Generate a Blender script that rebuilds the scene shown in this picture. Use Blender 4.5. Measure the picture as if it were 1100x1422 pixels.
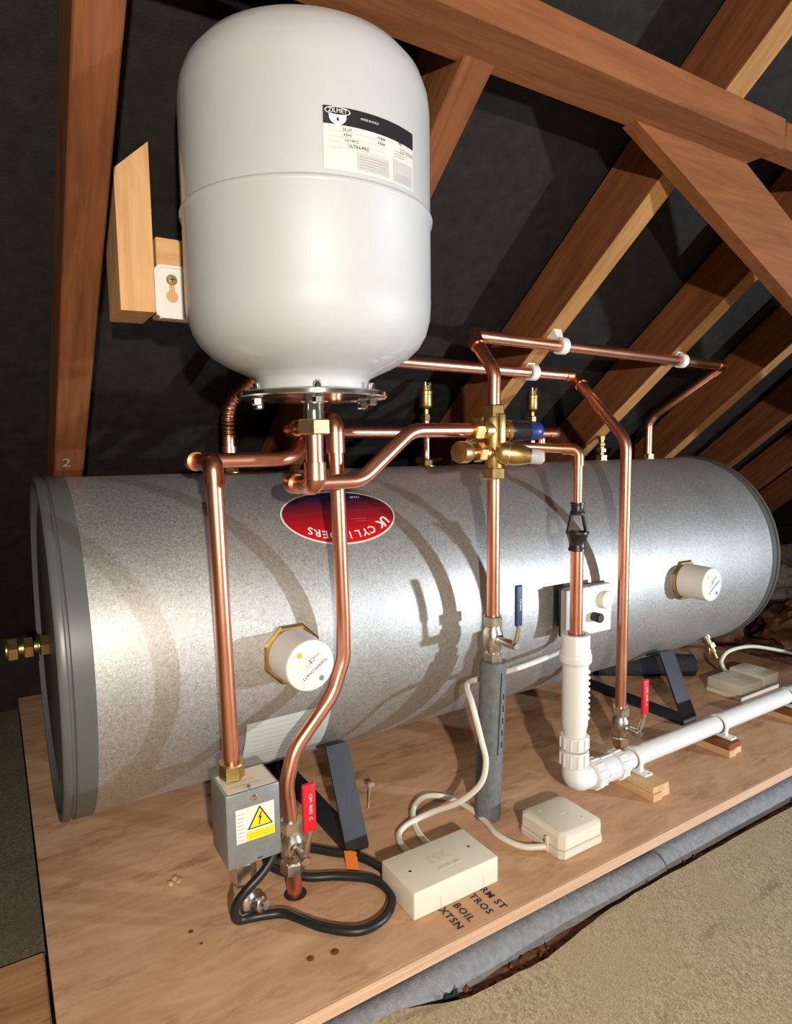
import bpy, bmesh, math, random
from mathutils import Vector, Matrix, noise as mnoise
random.seed(7)
for o in list(bpy.data.objects): bpy.data.objects.remove(o)
C = bpy.context.scene.collection
S = bpy.context.scene
R = math.radians
V = Vector

# ------------------------------------------------------------------ camera
FPX, YAW, PITCH, ROLL = 900.0, R(31.94), R(5.72), R(-.77)
cd = bpy.data.cameras.new('camera'); cam = bpy.data.objects.new('camera', cd); C.objects.link(cam)
fw = V((math.sin(YAW)*math.cos(PITCH), math.cos(YAW)*math.cos(PITCH), -math.sin(PITCH)))
rt = V((math.cos(YAW), -math.sin(YAW), 0)); up = rt.cross(fw)
r2 = math.cos(ROLL)*rt + math.sin(ROLL)*up
u2 = -math.sin(ROLL)*rt + math.cos(ROLL)*up
m3 = Matrix((r2, u2, -fw)).transposed()
cam.matrix_world = Matrix.Translation((0, 0, .645)) @ m3.to_4x4()
cd.sensor_fit = 'VERTICAL'; cd.sensor_height = 36; cd.lens = FPX/1422*36; cd.clip_start = .02
S.camera = cam

# ------------------------------------------------------------------ world and lights
w = bpy.data.worlds.new('loft_dimness'); S.world = w; w.use_nodes = True
w.node_tree.nodes['Background'].inputs[0].default_value = (1.0, .80, .60, 1)
w.node_tree.nodes['Background'].inputs[1].default_value = .10

def lamp(name, loc, target, size, power, col, spread=180):
    l = bpy.data.lights.new(name, 'AREA'); l.shape = 'DISK'; l.size = size; l.energy = power; l.color = col
    l.spread = R(spread)
    o = bpy.data.objects.new(name, l); C.objects.link(o); o.location = loc
    o.rotation_euler = (V(target)-V(loc)).to_track_quat('-Z', 'Y').to_euler(); return o
lamp('work_light', (2.3, -.95, .39), (.70, 1.0, .50), .07, 22, (.77, .87, 1.0), 120)
lamp('phone_torch', (-.12, -.66, .78), (.40, .9, .35), .04, 27, (1.0, .91, .79))
S.view_settings.view_transform = 'Standard'; S.view_settings.look = 'None'
S.view_settings.exposure = .1; S.view_settings.gamma = 1; S.view_settings.use_curve_mapping = False

# ------------------------------------------------------------------ materials
MATS = {}
def newmat(name):
    m = bpy.data.materials.new(name); m.use_nodes = True; MATS[name] = m
    nt = m.node_tree; b = nt.nodes['Principled BSDF']; return m, nt, b
def plain(name, col, rough=.5, metal=0, coat=0, var=.0, vscale=40, bump=0, bscale=200, spec=.5, trans=0):
    m, nt, b = newmat(name)
    b.inputs['Base Color'].default_value = (*col, 1); b.inputs['Roughness'].default_value = rough
    b.inputs['Metallic'].default_value = metal; b.inputs['Coat Weight'].default_value = coat
    b.inputs['Specular IOR Level'].default_value = spec
    if trans: b.inputs['Transmission Weight'].default_value = trans
    tc = nt.nodes.new('ShaderNodeTexCoord')
    if var:
        n = nt.nodes.new('ShaderNodeTexNoise'); n.inputs['Scale'].default_value = vscale; n.inputs['Detail'].default_value = 5
        nt.links.new(tc.outputs['Object'], n.inputs['Vector'])
        r = nt.nodes.new('ShaderNodeValToRGB'); r.color_ramp.elements[0].position = .3; r.color_ramp.elements[1].position = .7
        r.color_ramp.elements[0].color = (*[c*(1-var) for c in col], 1); r.color_ramp.elements[1].color = (*[min(1, c*(1+var)) for c in col], 1)
        nt.links.new(n.outputs['Fac'], r.inputs['Fac']); nt.links.new(r.outputs['Color'], b.inputs['Base Color'])
    if bump:
        n2 = nt.nodes.new('ShaderNodeTexNoise'); n2.inputs['Scale'].default_value = bscale; n2.inputs['Detail'].default_value = 4
        nt.links.new(tc.outputs['Object'], n2.inputs['Vector'])
        bp = nt.nodes.new('ShaderNodeBump'); bp.inputs['Strength'].default_value = bump; bp.inputs['Distance'].default_value = .002
        nt.links.new(n2.outputs['Fac'], bp.inputs['Height']); nt.links.new(bp.outputs['Normal'], b.inputs['Normal'])
    return m
def wood(name, c1, c2, scale=(6, 60, 60), rough=.75, bump=.35, blot=None):
    m, nt, b = newmat(name); b.inputs['Roughness'].default_value = rough; b.inputs['Specular IOR Level'].default_value = .25
    tc = nt.nodes.new('ShaderNodeTexCoord'); mp = nt.nodes.new('ShaderNodeMapping'); mp.inputs['Scale'].default_value = scale
    nt.links.new(tc.outputs['Object'], mp.inputs['Vector'])
    n = nt.nodes.new('ShaderNodeTexNoise'); n.inputs['Scale'].default_value = 1.0; n.inputs['Detail'].default_value = 8; n.inputs['Roughness'].default_value = .65; n.inputs['Distortion'].default_value = .6
    nt.links.new(mp.outputs['Vector'], n.inputs['Vector'])
    r = nt.nodes.new('ShaderNodeValToRGB'); r.color_ramp.elements[0].position = .32; r.color_ramp.elements[1].position = .68
    r.color_ramp.elements[0].color = (*c1, 1); r.color_ramp.elements[1].color = (*c2, 1)
    nt.links.new(n.outputs['Fac'], r.inputs['Fac']); out = r.outputs['Color']
    if blot:
        n3 = nt.nodes.new('ShaderNodeTexNoise'); n3.inputs['Scale'].default_value = blot[0]; n3.inputs['Detail'].default_value = 10; n3.inputs['Roughness'].default_value = .72
        mp3 = nt.nodes.new('ShaderNodeMapping'); mp3.inputs['Scale'].default_value = (1, 3.2, 1)
        nt.links.new(tc.outputs['Object'], mp3.inputs['Vector']); nt.links.new(mp3.outputs['Vector'], n3.inputs['Vector'])
        r3 = nt.nodes.new('ShaderNodeValToRGB'); r3.color_ramp.elements[0].position = blot[2]; r3.color_ramp.elements[1].position = blot[3]
        nt.links.new(n3.outputs['Fac'], r3.inputs['Fac'])
        mx = nt.nodes.new('ShaderNodeMix'); mx.data_type = 'RGBA'; mx.blend_type = 'MIX'
        nt.links.new(r3.outputs['Color'], mx.inputs['Factor']); nt.links.new(out, mx.inputs['A']); mx.inputs['B'].default_value = (*blot[1], 1)
        out = mx.outputs['Result']
    nt.links.new(out, b.inputs['Base Color'])
    n2 = nt.nodes.new('ShaderNodeTexNoise'); n2.inputs['Scale'].default_value = 3; n2.inputs['Detail'].default_value = 6
    nt.links.new(mp.outputs['Vector'], n2.inputs['Vector'])
    bp = nt.nodes.new('ShaderNodeBump'); bp.inputs['Strength'].default_value = bump; bp.inputs['Distance'].default_value = .0015
    nt.links.new(n2.outputs['Fac'], bp.inputs['Height']); nt.links.new(bp.outputs['Normal'], b.inputs['Normal'])
    return m
def chipboard(name, c1, c2, c3, scale=220):
    m, nt, b = newmat(name); b.inputs['Roughness'].default_value = .85; b.inputs['Specular IOR Level'].default_value = .2
    tc = nt.nodes.new('ShaderNodeTexCoord')
    v = nt.nodes.new('ShaderNodeTexVoronoi'); v.inputs['Scale'].default_value = scale
    n = nt.nodes.new('ShaderNodeTexNoise'); n.inputs['Scale'].default_value = 9; n.inputs['Detail'].default_value = 7
    nt.links.new(tc.outputs['Object'], v.inputs['Vector']); nt.links.new(tc.outputs['Object'], n.inputs['Vector'])
    r = nt.nodes.new('ShaderNodeValToRGB'); e = r.color_ramp.elements
    e[0].position = 0; e[0].color = (*c1, 1); e[1].position = 1; e[1].color = (*c2, 1)
    nt.links.new(v.outputs['Color'], r.inputs['Fac'])
    r2_ = nt.nodes.new('ShaderNodeValToRGB'); r2_.color_ramp.elements[0].position = .42; r2_.color_ramp.elements[1].position = .75
    nt.links.new(n.outputs['Fac'], r2_.inputs['Fac'])
    mx = nt.nodes.new('ShaderNodeMix'); mx.data_type = 'RGBA'
    nt.links.new(r2_.outputs['Color'], mx.inputs['Factor']); nt.links.new(r.outputs['Color'], mx.inputs['A']); mx.inputs['B'].default_value = (*c3, 1)
    # dark streaks
    mp = nt.nodes.new('ShaderNodeMapping'); mp.inputs['Scale'].default_value = (3, 14, 3); mp.inputs['Rotation'].default_value = (0, 0, R(-14))
    nt.links.new(tc.outputs['Object'], mp.inputs['Vector'])
    n4 = nt.nodes.new('ShaderNodeTexNoise'); n4.inputs['Scale'].default_value = 1.6; n4.inputs['Detail'].default_value = 6; nt.links.new(mp.outputs['Vector'], n4.inputs['Vector'])
    r4 = nt.nodes.new('ShaderNodeValToRGB'); r4.color_ramp.elements[0].position = .62; r4.color_ramp.elements[1].position = .74; r4.color_ramp.elements[1].color = (.8, .8, .8, 1)
    nt.links.new(n4.outputs['Fac'], r4.inputs['Fac'])
    mx2 = nt.nodes.new('ShaderNodeMix'); mx2.data_type = 'RGBA'; nt.links.new(r4.outputs['Color'], mx2.inputs['Factor'])
    nt.links.new(mx.outputs['Result'], mx2.inputs['A']); mx2.inputs['B'].default_value = (c1[0]*.45, c1[1]*.42, c1[2]*.4, 1)
    nt.links.new(mx2.outputs['Result'], b.inputs['Base Color'])
    bp = nt.nodes.new('ShaderNodeBump'); bp.inputs['Strength'].default_value = .4; bp.inputs['Distance'].default_value = .001
    nt.links.new(v.outputs['Distance'], bp.inputs['Height']); nt.links.new(bp.outputs['Normal'], b.inputs['Normal'])
    return m
def galvanised(name):
    m, nt, b = newmat(name); b.inputs['Metallic'].default_value = .84; b.inputs['Roughness'].default_value = .42
    tc = nt.nodes.new('ShaderNodeTexCoord')
    n = nt.nodes.new('ShaderNodeTexNoise'); n.inputs['Scale'].default_value = 260; n.inputs['Detail'].default_value = 3; n.inputs['Distortion'].default_value = 1.5
    nt.links.new(tc.outputs['Object'], n.inputs['Vector'])
    r = nt.nodes.new('ShaderNodeValToRGB'); r.color_ramp.elements[0].position = .3; r.color_ramp.elements[1].position = .7
    r.color_ramp.elements[0].color = (.40, .395, .375, 1); r.color_ramp.elements[1].color = (.68, .675, .655, 1)
    nt.links.new(n.outputs['Fac'], r.inputs['Fac'])
    n2 = nt.nodes.new('ShaderNodeTexNoise'); n2.inputs['Scale'].default_value = 7; n2.inputs['Detail'].default_value = 5
    nt.links.new(tc.outputs['Object'], n2.inputs['Vector'])
    r2_ = nt.nodes.new('ShaderNodeValToRGB'); r2_.color_ramp.elements[0].position = .3; r2_.color_ramp.elements[1].position = .8
    r2_.color_ramp.elements[0].color = (.82, .82, .80, 1); r2_.color_ramp.elements[1].color = (1, 1, 1, 1)
    nt.links.new(n2.outputs['Fac'], r2_.inputs['Fac'])
    mx = nt.nodes.new('ShaderNodeMix'); mx.data_type = 'RGBA'; mx.blend_type = 'MULTIPLY'; mx.inputs['Factor'].default_value = 1
    nt.links.new(r.outputs['Color'], mx.inputs['A']); nt.links.new(r2_.outputs['Color'], mx.inputs['B']); nt.links.new(mx.outputs['Result'], b.inputs['Base Color'])
    rr = nt.nodes.new('ShaderNodeMapRange'); rr.inputs['To Min'].default_value = .46; rr.inputs['To Max'].default_value = .62
    nt.links.new(n.outputs['Fac'], rr.inputs['Value']); nt.links.new(rr.outputs['Result'], b.inputs['Roughness'])
    bp = nt.nodes.new('ShaderNodeBump'); bp.inputs['Strength'].default_value = .12; bp.inputs['Distance'].default_value = .001
    nt.links.new(n.outputs['Fac'], bp.inputs['Height']); nt.links.new(bp.outputs['Normal'], b.inputs['Normal'])
    return m
def metal(name, col, rough, var=.25, vscale=30):
    m = plain(name, col, rough, 1, var=var, vscale=vscale); nt = m.node_tree; b = nt.nodes['Principled BSDF']
    tc = nt.nodes.new('ShaderNodeTexCoord'); n = nt.nodes.new('ShaderNodeTexNoise'); n.inputs['Scale'].default_value = vscale*1.7; n.inputs['Detail'].default_value = 4
    nt.links.new(tc.outputs['Object'], n.inputs['Vector'])
    rr = nt.nodes.new('ShaderNodeMapRange'); rr.inputs['To Min'].default_value = rough*.85; rr.inputs['To Max'].default_value = rough*1.2
    nt.links.new(n.outputs['Fac'], rr.inputs['Value']); nt.links.new(rr.outputs['Result'], b.inputs['Roughness'])
    return m
COPPER = metal('copper', (.82, .365, .235), .31, .10, 9)
COPPERE = metal('dull_copper', (.68, .285, .165), .30, .18, 14)
COPPERD = metal('tarnished_copper', (.56, .24, .13), .32, .2, 20)
BRASS = metal('brass', (.50, .34, .135), .38, .2, 60)
BRASSL = metal('pale_brass', (.80, .58, .30), .28, .1, 60)
NICKEL = metal('nickel_plate', (.74, .68, .59), .27, .12, 60)
CHROME = metal('bright_zinc', (.78, .77, .74), .13, .08, 50)
STEEL = plain('grey_hammered_paint', (.23, .24, .235), .38, .25, var=.08, vscale=90)
GALV = galvanised('galvanised_sheet')
CAPG = plain('grey_plastic_cap', (.092, .097, .092), .36, var=.06, vscale=15)
CAPD = plain('dark_grey_rim', (.085, .088, .082), .45)
ENAMEL = plain('white_enamel', (.455, .468, .474), .5, coat=.45, var=.015, vscale=6)
WHITEP = plain('white_plastic', (.74, .73, .69), .38)
CREAM = plain('cream_plastic', (.74, .68, .55), .42)
CREAMD = plain('ivory_plastic', (.66, .60, .49), .45)
CABLEW = plain('white_cable_sheath', (.72, .68, .58), .45)
CABLEK = plain('black_cable_sheath', (.012, .012, .013), .42)
BLACKP = plain('black_plastic', (.012, .012, .013), .38)
BLUEP = plain('blue_plastic', (.012, .035, .16), .35)
BLUES = plain('blue_sleeve', (.022, .035, .11), .5)
REDS = plain('red_sleeve', (.60, .010, .022), .42)
FOAM = plain('grey_foam', (.15, .155, .155), .9, var=.15, vscale=90, bump=.5, bscale=500, spec=.1)
FOAML = plain('pale_grey_foam', (.235, .24, .25), .9, var=.18, vscale=110, bump=.6, bscale=500, spec=.1)
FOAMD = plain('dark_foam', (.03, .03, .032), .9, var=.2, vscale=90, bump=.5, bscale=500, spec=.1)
BLKST = plain('black_painted_steel', (.020, .021, .024), .42, var=.25, vscale=25)
FELT = plain('bitumen_felt', (.0125, .0105, .0083), .85, var=.35, vscale=45, bump=.4, bscale=350, spec=.3)
RAFT = wood('red_brown_rafter_wood', (.104, .0315, .0098), (.208, .071, .0225), (5, 55, 55))
PURL = wood('orange_brown_purlin_wood', (.16, .054, .017), (.275, .100, .033), (4, 45, 45))
RAFTLIT = wood('lamplit_rafter_wood', (.27, .130, .040), (.42, .215, .070), (5, 55, 55))  # rafter wood with the work light's brightening put into its colour
PLANK = wood('tan_plank_wood', (.38, .19, .08), (.58, .33, .16), (5, 40, 40), blot=(16, (.22, .09, .03), .55, .75))
PINE = wood('pale_pine', (.56, .30, .13), (.74, .45, .22), (60, 60, 5), bump=.15)
PINEX = wood('pale_pine_crosspiece', (.56, .30, .13), (.72, .43, .21), (5, 60, 60), bump=.15)
BLOCKW = wood('pale_block_wood', (.52, .32, .15), (.70, .48, .26), (60, 8, 60), bump=.2)
PLY = wood('plywood_face', (.50, .275, .15), (.68, .42, .25), (9, 30, 30), .7, .15, blot=(5, (.22, .105, .05), .53, .72))
PLYE = wood('plywood_edge', (.52, .31, .18), (.66, .43, .28), (4, 20, 220), .7, .2)
CHIP = chipboard('chipboard_face', (.27, .21, .12), (.62, .51, .34), (.45, .36, .225), 330)
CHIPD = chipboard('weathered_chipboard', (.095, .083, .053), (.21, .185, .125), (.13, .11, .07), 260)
RUBBLE = plain('brown_debris', (.20, .095, .055), .95, var=.6, vscale=60, bump=1, bscale=120, spec=.1)
WOOL = plain('mineral_wool', (.19, .15, .12), 1, var=.4, vscale=35, bump=1, bscale=150, spec=0)
WOOLB = plain('brown_insulation', (.125, .060, .029), 1, var=.5, vscale=22, bump=.6, bscale=160, spec=0)
WHITEPAP = plain('white_label_paper', (.66, .65, .60), .45)
SHEETP = plain('information_sheet_paper', (.50, .51, .46), .35, var=.05, vscale=20)
LABELW = plain('silver_white_label', (.60, .585, .55), .35)
LABELK = plain('black_print', (.014, .014, .017), .4)
LABELG = plain('grey_print', (.33, .33, .32), .5)
LABELL = plain('pale_grey_print', (.46, .45, .43), .5)
YELLOW = plain('warning_yellow', (.80, .62, .01), .45)
AMBER = plain('amber_dot', (.82, .45, .01), .45)
ORANGE = plain('orange_tag', (.75, .19, .02), .5)
INK = plain('marker_ink', (.022, .014, .018), .7)
CHALK = plain('chalk', (.30, .25, .20), .9)
GREENF = plain('green_foil', (.02, .05, .03), .3)
CRUMBM = plain('pale_crumb', (.55, .40, .22), .9)
RESIN = plain('clear_tie_plastic', (.50, .42, .32), .3)
LETTERW = plain('white_print', (.72, .70, .68), .5)
LETTERR = plain('faded_red_print', (.40, .06, .05), .5)
def badge_mat():
    m, nt, b = newmat('red_badge_print'); b.inputs['Roughness'].default_value = .25; b.inputs['Coat Weight'].default_value = .3
    tc = nt.nodes.new('ShaderNodeTexCoord'); sp = nt.nodes.new('ShaderNodeSeparateXYZ'); nt.links.new(tc.outputs['Generated'], sp.inputs[0])
    r = nt.nodes.new('ShaderNodeValToRGB'); e = r.color_ramp.elements
    e[0].position = .15; e[0].color = (.55, .008, .010, 1); e[1].position = .88; e[1].color = (.012, .008, .030, 1)
    k = e.new(.55); k.color = (.24, .007, .012, 1)
    nt.links.new(sp.outputs['Z'], r.inputs['Fac']); nt.links.new(r.outputs['Color'], b.inputs['Base Color']); return m
BADGE = badge_mat()

# ------------------------------------------------------------------ mesh helpers
WL = {}
class MB:
    def __init__(s): s.v = []; s.f = []
    def add(s, v, f):
        k = len(s.v); s.v += [V(p) for p in v]; s.f += [[i+k for i in q] for q in f]; return s
    def box(s, lo, hi, bevel=0, seg=2, mtx=None):
        bm = bmesh.new(); bmesh.ops.create_cube(bm, size=1)
        lo, hi = V(lo), V(hi)
        for q in bm.verts: q.co = V([(lo[i]+hi[i])/2 + q.co[i]*(hi[i]-lo[i]) for i in range(3)])
        if bevel: bmesh.ops.bevel(bm, geom=bm.edges[:], offset=bevel, segments=seg, affect='EDGES', profile=.5)
        s.bm(bm, mtx); return s
    def bm(s, bm, mtx=None):
        bm.verts.index_update()
        v = [(mtx @ q.co if mtx else q.co.copy()) for q in bm.verts]; f = [[q.index for q in g.verts] for g in bm.faces]
        bm.free(); return s.add(v, f)
    def lathe(s, org, axis, prof, n=32, ref=None):
        # prof: list of (radius, distance along the axis)
        a = V(axis).normalized(); e1 = V(ref) if ref else a.orthogonal(); e1 = (e1 - a*e1.dot(a)).normalized(); e2 = a.cross(e1)
        org = V(org); v = []; f = []
        for r, h in prof:
            for i in range(n):
                t = 2*math.pi*i/n; v.append(org + a*h + (e1*math.cos(t)+e2*math.sin(t))*max(r, 1e-5))
        for j in range(len(prof)-1):
            for i in range(n):
                k = (i+1) % n; f.append([j*n+i, j*n+k, (j+1)*n+k, (j+1)*n+i])
        if prof[0][0] > 1e-4: f.append(list(range(n))[::-1])
        if prof[-1][0] > 1e-4: f.append([(len(prof)-1)*n+i for i in range(n)])
        return s.add(v, f)
    def hexn(s, org, axis, af, h, ref=None, ch=.0015):
        r = af/math.sqrt(3)
        return s.lathe(org, axis, [(r-ch, 0), (r, ch), (r, h-ch), (r-ch, h)], 6, ref)
    def tube(s, pts, r, n=18, caps=True):
        pts = [V(p) for p in pts]; v = []; f = []
        t0 = (pts[1]-pts[0]).normalized(); e = t0.orthogonal().normalized()
        for i, p in enumerate(pts):
            t = (pts[min(i+1, len(pts)-1)]-pts[max(i-1, 0)]).normalized()
            e = (e - t*e.dot(t)).normalized(); g = t.cross(e)
            rr = r[i] if isinstance(r, (list, tuple)) else r
            for k in range(n):
                a = 2*math.pi*k/n; v.append(p + (e*math.cos(a)+g*math.sin(a))*rr)
        for j in range(len(pts)-1):
            for k in range(n):
                q = (k+1) % n; f.append([j*n+k, j*n+q, (j+1)*n+q, (j+1)*n+k])
        if caps: f.append(list(range(n))[::-1]); f.append([(len(pts)-1)*n+k for k in range(n)])
        return s.add(v, f)
    def build(s, name, mat, parent=None, base=None, smooth=None, ang=40):
        me = bpy.data.meshes.new(name)
        off = WL[parent.name] if parent else (V(base) if base is not None else V((0, 0, 0)))
        me.from_pydata([tuple(p-off) for p in s.v], [], s.f); me.update()
        bm = bmesh.new(); bm.from_mesh(me); bmesh.ops.recalc_face_normals(bm, faces=bm.faces[:]); bm.to_mesh(me); bm.free()
        me.materials.append(mat)
        if smooth is not False:
            for p in me.polygons: p.use_smooth = True
            me.set_sharp_from_angle(angle=R(ang))
        o = bpy.data.objects.new(name, me); C.objects.link(o)
        if parent: o.parent = parent
        else: o.location = off
        WL[o.name] = off; return o
def tag(o, label=None, cat=None, group=None, kind=None):
    if label: o['label'] = label
    if cat: o['category'] = cat
    if group: o['group'] = group
    if kind: o['kind'] = kind
    return o
def thing(name, label, cat, base, group=None):
    o = bpy.data.objects.new(name, None); C.objects.link(o); o.location = base; o.empty_display_size = .02
    WL[o.name] = V(base); return tag(o, label, cat, group)
def fillet(pts, rad, n=8):
    # rounded polyline; rad a number or a list for the inner corners
    pts = [V(p) for p in pts]; out = [pts[0]]
    for i in range(1, len(pts)-1):
        a, b, c = pts[i-1], pts[i], pts[i+1]; r = rad[i-1] if isinstance(rad, (list, tuple)) else rad
        d1 = (a-b).normalized(); d2 = (c-b).normalized(); ang = d1.angle(d2)
        if ang > math.pi-.02 or r <= 0: out.append(b); continue
        L = min(r/math.tan(ang/2), (a-b).length*.49, (c-b).length*.49); r_ = L*math.tan(ang/2)
        bis = (d1+d2).normalized(); ctr = b + bis*(r_/math.sin(ang/2))
        p1, p2 = b+d1*L, b+d2*L; u1 = (p1-ctr); u2_ = (p2-ctr); tot = u1.angle(u2_); ax = u1.cross(u2_).normalized()
        for k in range(n+1): out.append(ctr + Matrix.Rotation(tot*k/n, 3, ax) @ u1)
    out.append(pts[-1]); return out
def smoothpath(pts, n=6):
    pts = [V(p) for p in pts]; P = [pts[0]*2-pts[1]] + pts + [pts[-1]*2-pts[-2]]; out = []
    for i in range(1, len(P)-2):
        for k in range(n):
            t = k/n; p0, p1, p2, p3 = P[i-1], P[i], P[i+1], P[i+2]
            out.append(.5*((2*p1)+(p2-p0)*t+(2*p0-5*p1+4*p2-p3)*t*t+(3*p1-p0-3*p2+p3)*t**3))
    out.append(pts[-1]); return out
def elbow(a, b, c, r=.0134, leg=.028):
    # capillary elbow: sleeve round the corner b of the run a-b-c
    a, b, c = V(a), V(b), V(c); p = fillet([b+(a-b).normalized()*leg, b, b+(c-b).normalized()*leg], .013, 8)
    m = MB(); m.tube(p, r, 18); return m
def textmesh(s, size, spacing=1.0, bold=0):
    cu = bpy.data.curves.new('t', 'FONT'); cu.body = s; cu.size = size; cu.align_x = 'CENTER'; cu.align_y = 'CENTER'; cu.space_character = spacing; cu.resolution_u = 2; cu.offset = bold
    o = bpy.data.objects.new('t', cu); C.objects.link(o); bpy.context.view_layer.update()
    me = bpy.data.meshes.new_from_object(o.evaluated_get(bpy.context.evaluated_depsgraph_get()))
    v = [q.co.copy() for q in me.vertices]; f = [list(p.vertices) for p in me.polygons]
    bpy.data.objects.remove(o); bpy.data.curves.remove(cu); bpy.data.meshes.remove(me); return v, f
def lettering(name, s, size, place, mat, parent, spacing=1.0, label=None, bold=0):
    v, f = textmesh(s, size, spacing, bold); m = MB(); m.add([place(q.x, q.y) for q in v], f)
    o = m.build(name, mat, parent, smooth=False)
    if label: o['label'] = label
    return o
def flatplace(org, ex, ey, rot=0):
    org, ex, ey = V(org), V(ex).normalized(), V(ey).normalized(); c, s_ = math.cos(rot), math.sin(rot)
    return lambda x, y: org + ex*(x*c-y*s_) + ey*(x*s_+y*c)
def patch(place, x0, x1, y0, y1, n=12, m_=2):
    b = MB(); v = [place(x0+(x1-x0)*i/n, y0+(y1-y0)*j/m_) for j in range(m_+1) for i in range(n+1)]
    f = [[j*(n+1)+i, j*(n+1)+i+1, (j+1)*(n+1)+i+1, (j+1)*(n+1)+i] for j in range(m_) for i in range(n)]
    return b.add(v, f)
def beam(name, p0, p1, wid, dep, upv, mat, label=None, cat=None, group=None, bevel=.002, parent=None, kind=None):
    # box with its local X along p0-p1; p0,p1 run through the middle of its lower face; dep grows along upv
    p0, p1 = V(p0), V(p1); x = (p1-p0).normalized(); z = V(upv); z = (z-x*z.dot(x)).normalized(); y = z.cross(x); L = (p1-p0).length
    m = MB(); m.box((0, -wid/2, 0), (L, wid/2, dep), bevel, 1)
    me_o = m.build(name, mat, None, (0, 0, 0), ang=30)
    M4 = Matrix((x, y, z)).transposed().to_4x4(); M4.translation = p0
    if parent: M4.translation = p0 - WL[parent.name]; me_o.parent = parent
    me_o.matrix_local = M4; WL[me_o.name] = p0
    return tag(me_o, label, cat, group, kind)

# ================================================================== the setting
RC, RS = 1.612, .813                      # underside of the rafters: z = RC - RS*y
def roofz(y): return RC - RS*y
NR = V((0, RS, 1)).normalized(); UPS = V((0, -1, RS)).normalized()
RD = .098
fo = RD/NR.z
m = MB(); n_ = 40
xs = [-1.6+7.0*i/70 for i in range(71)]; ys = [-1.3+3.55*j/30 for j in range(31)]
vv = []
for y in ys:
    for x in xs:
        sag = .012*math.cos((x-.113)/.4095*2*math.pi)*.5 + .006*mnoise.noise((x*3, y*3, 0))
        vv.append((x, y, roofz(y)+fo+.012+sag))
ff = [[j*71+i, j*71+i+1, (j+1)*71+i+1, (j+1)*71+i] for j in range(30) for i in range(70)]
m.add(vv, ff); tag(m.build('ceiling', FELT), 'black roofing felt sagging between the sloping rafters', 'roof felt', kind='structure')
# chipboard floor in the foreground with its wavy broken edge along the trench
edge = [(-1.2, .66), (-.2, .665), (.12, .668), (.31, .653), (.39, .612), (.452, .587), (.51, .581), (.588, .577), (.68, .588), (.76, .594), (.946, .593), (1.142, .591), (1.6, .588), (4.6, .585)]
edge = smoothpath([(x, y, 0) for x, y in edge], 5)
m = MB(); v = []; f = []
for p in edge:
    j = .002*mnoise.noise((p.x*40, 0, 0)); v += [(p.x, p.y+j, -.035), (p.x, -2.2, -.035), (p.x, p.y+j, -.055), (p.x, -2.2, -.055)]
for i in range(len(edge)-1):
    a, b = 4*i, 4*i+4; f += [[a, b, b+1, a+1], [a, a+2, b+2, b], [a+2, a+3, b+3, b+2]]
m.add(v, f); tag(m.build('floor', CHIP, smooth=False), 'buff chipboard floor sheet in the foreground with a wavy edge', 'floor', kind='structure')
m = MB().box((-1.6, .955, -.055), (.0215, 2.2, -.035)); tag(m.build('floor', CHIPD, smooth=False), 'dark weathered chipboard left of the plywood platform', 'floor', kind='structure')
m = MB()
for p in edge: m.v += [V((p.x, p.y+.0025, -.046+.003*mnoise.noise((p.x*25, 1, 0)))), V((p.x, .613, -.052+.004*mnoise.noise((p.x*25, 7, 0)))), V((p.x, .613, -.083)), V((p.x, p.y+.0025, -.083))]
for i in range(len(edge)-1):
    a_, b_ = 4*i, 4*i+4; m.f += [[a_, a_+1, b_+1, b_], [a_+1, a_+2, b_+2, b_+1], [a_, b_, b_+3, a_+3]]
m.v = [V((q.x, max(q.y, .0), q.z)) for q in m.v]
tag(m.build('floor', RUBBLE), 'dusty reddish-brown joist edge along the trench', 'floor', kind='structure')
m = MB().box((-1.6, .50, -.14), (4.6, 2.3, -.083)); tag(m.build('floor', RUBBLE), 'dusty brown ceiling void under the boards', 'floor', kind='structure')
m = MB().box((-1.6, 1.95, -.083), (4.8, 2.0, .16)); tag(m.build('wall_back', FELT), 'dark low eaves wall behind the cylinder', 'wall', kind='structure')
# plank at the lower left
beam('floor_plank', (-1.2, .868, -.052), (.020, .868, -.052), .165, .022, (0, 0, 1), PLANK, 'orange-brown floor plank beside the lower left corner of the plywood', 'plank')
# rafters
raf = [(-.297, 'rafter left of the white vessel, out beyond the plywood'), (.113, 'red-brown rafter left of the white vessel, marked with a chalk 2'), (.521, 'rafter passing behind the right edge of the white vessel'),
       (.942, 'rafter carrying both white pipe clips near the valve group'), (1.352, 'rafter carrying the single white pipe clip on the right'),
       (1.757, 'third lit rafter right of the vessel, above the right heater'), (2.165, 'dim rafter next to the right cylinder end'), (2.575, 'farther dim rafter, second beyond the right cylinder end'), (2.98, 'farthest dim rafter near the right edge of the picture')]
for x, lb in raf[1:]:
    y0, y1 = 1.99, -1.2
    rb = beam('rafter', (x, y0, roofz(y0)), (x, y1, roofz(y1)), .045, RD, NR, RAFT, lb, 'rafter', 'sloping roof rafters')
    if .9 < x < 2:      # work light on these three undersides painted in as a honey-coloured strip
        le = MB().box((0, -.0222, -.0011), ((V((x, y0, roofz(y0)))-V((x, y1, roofz(y1)))).length, .0222, 0), .0004, 1).build('lamplit_edge', RAFTLIT); le.parent = rb
def onroof(x, y, d=.0): return V((x, y, roofz(y))) - NR*d
# chalk mark on the left rafter
lettering('chalk_mark', '2', .030, lambda x, y: onroof(.108+x, 1.212, .0012) + UPS*y, CHALK, bpy.data.objects['rafter'] if False else None) if False else None
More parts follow.
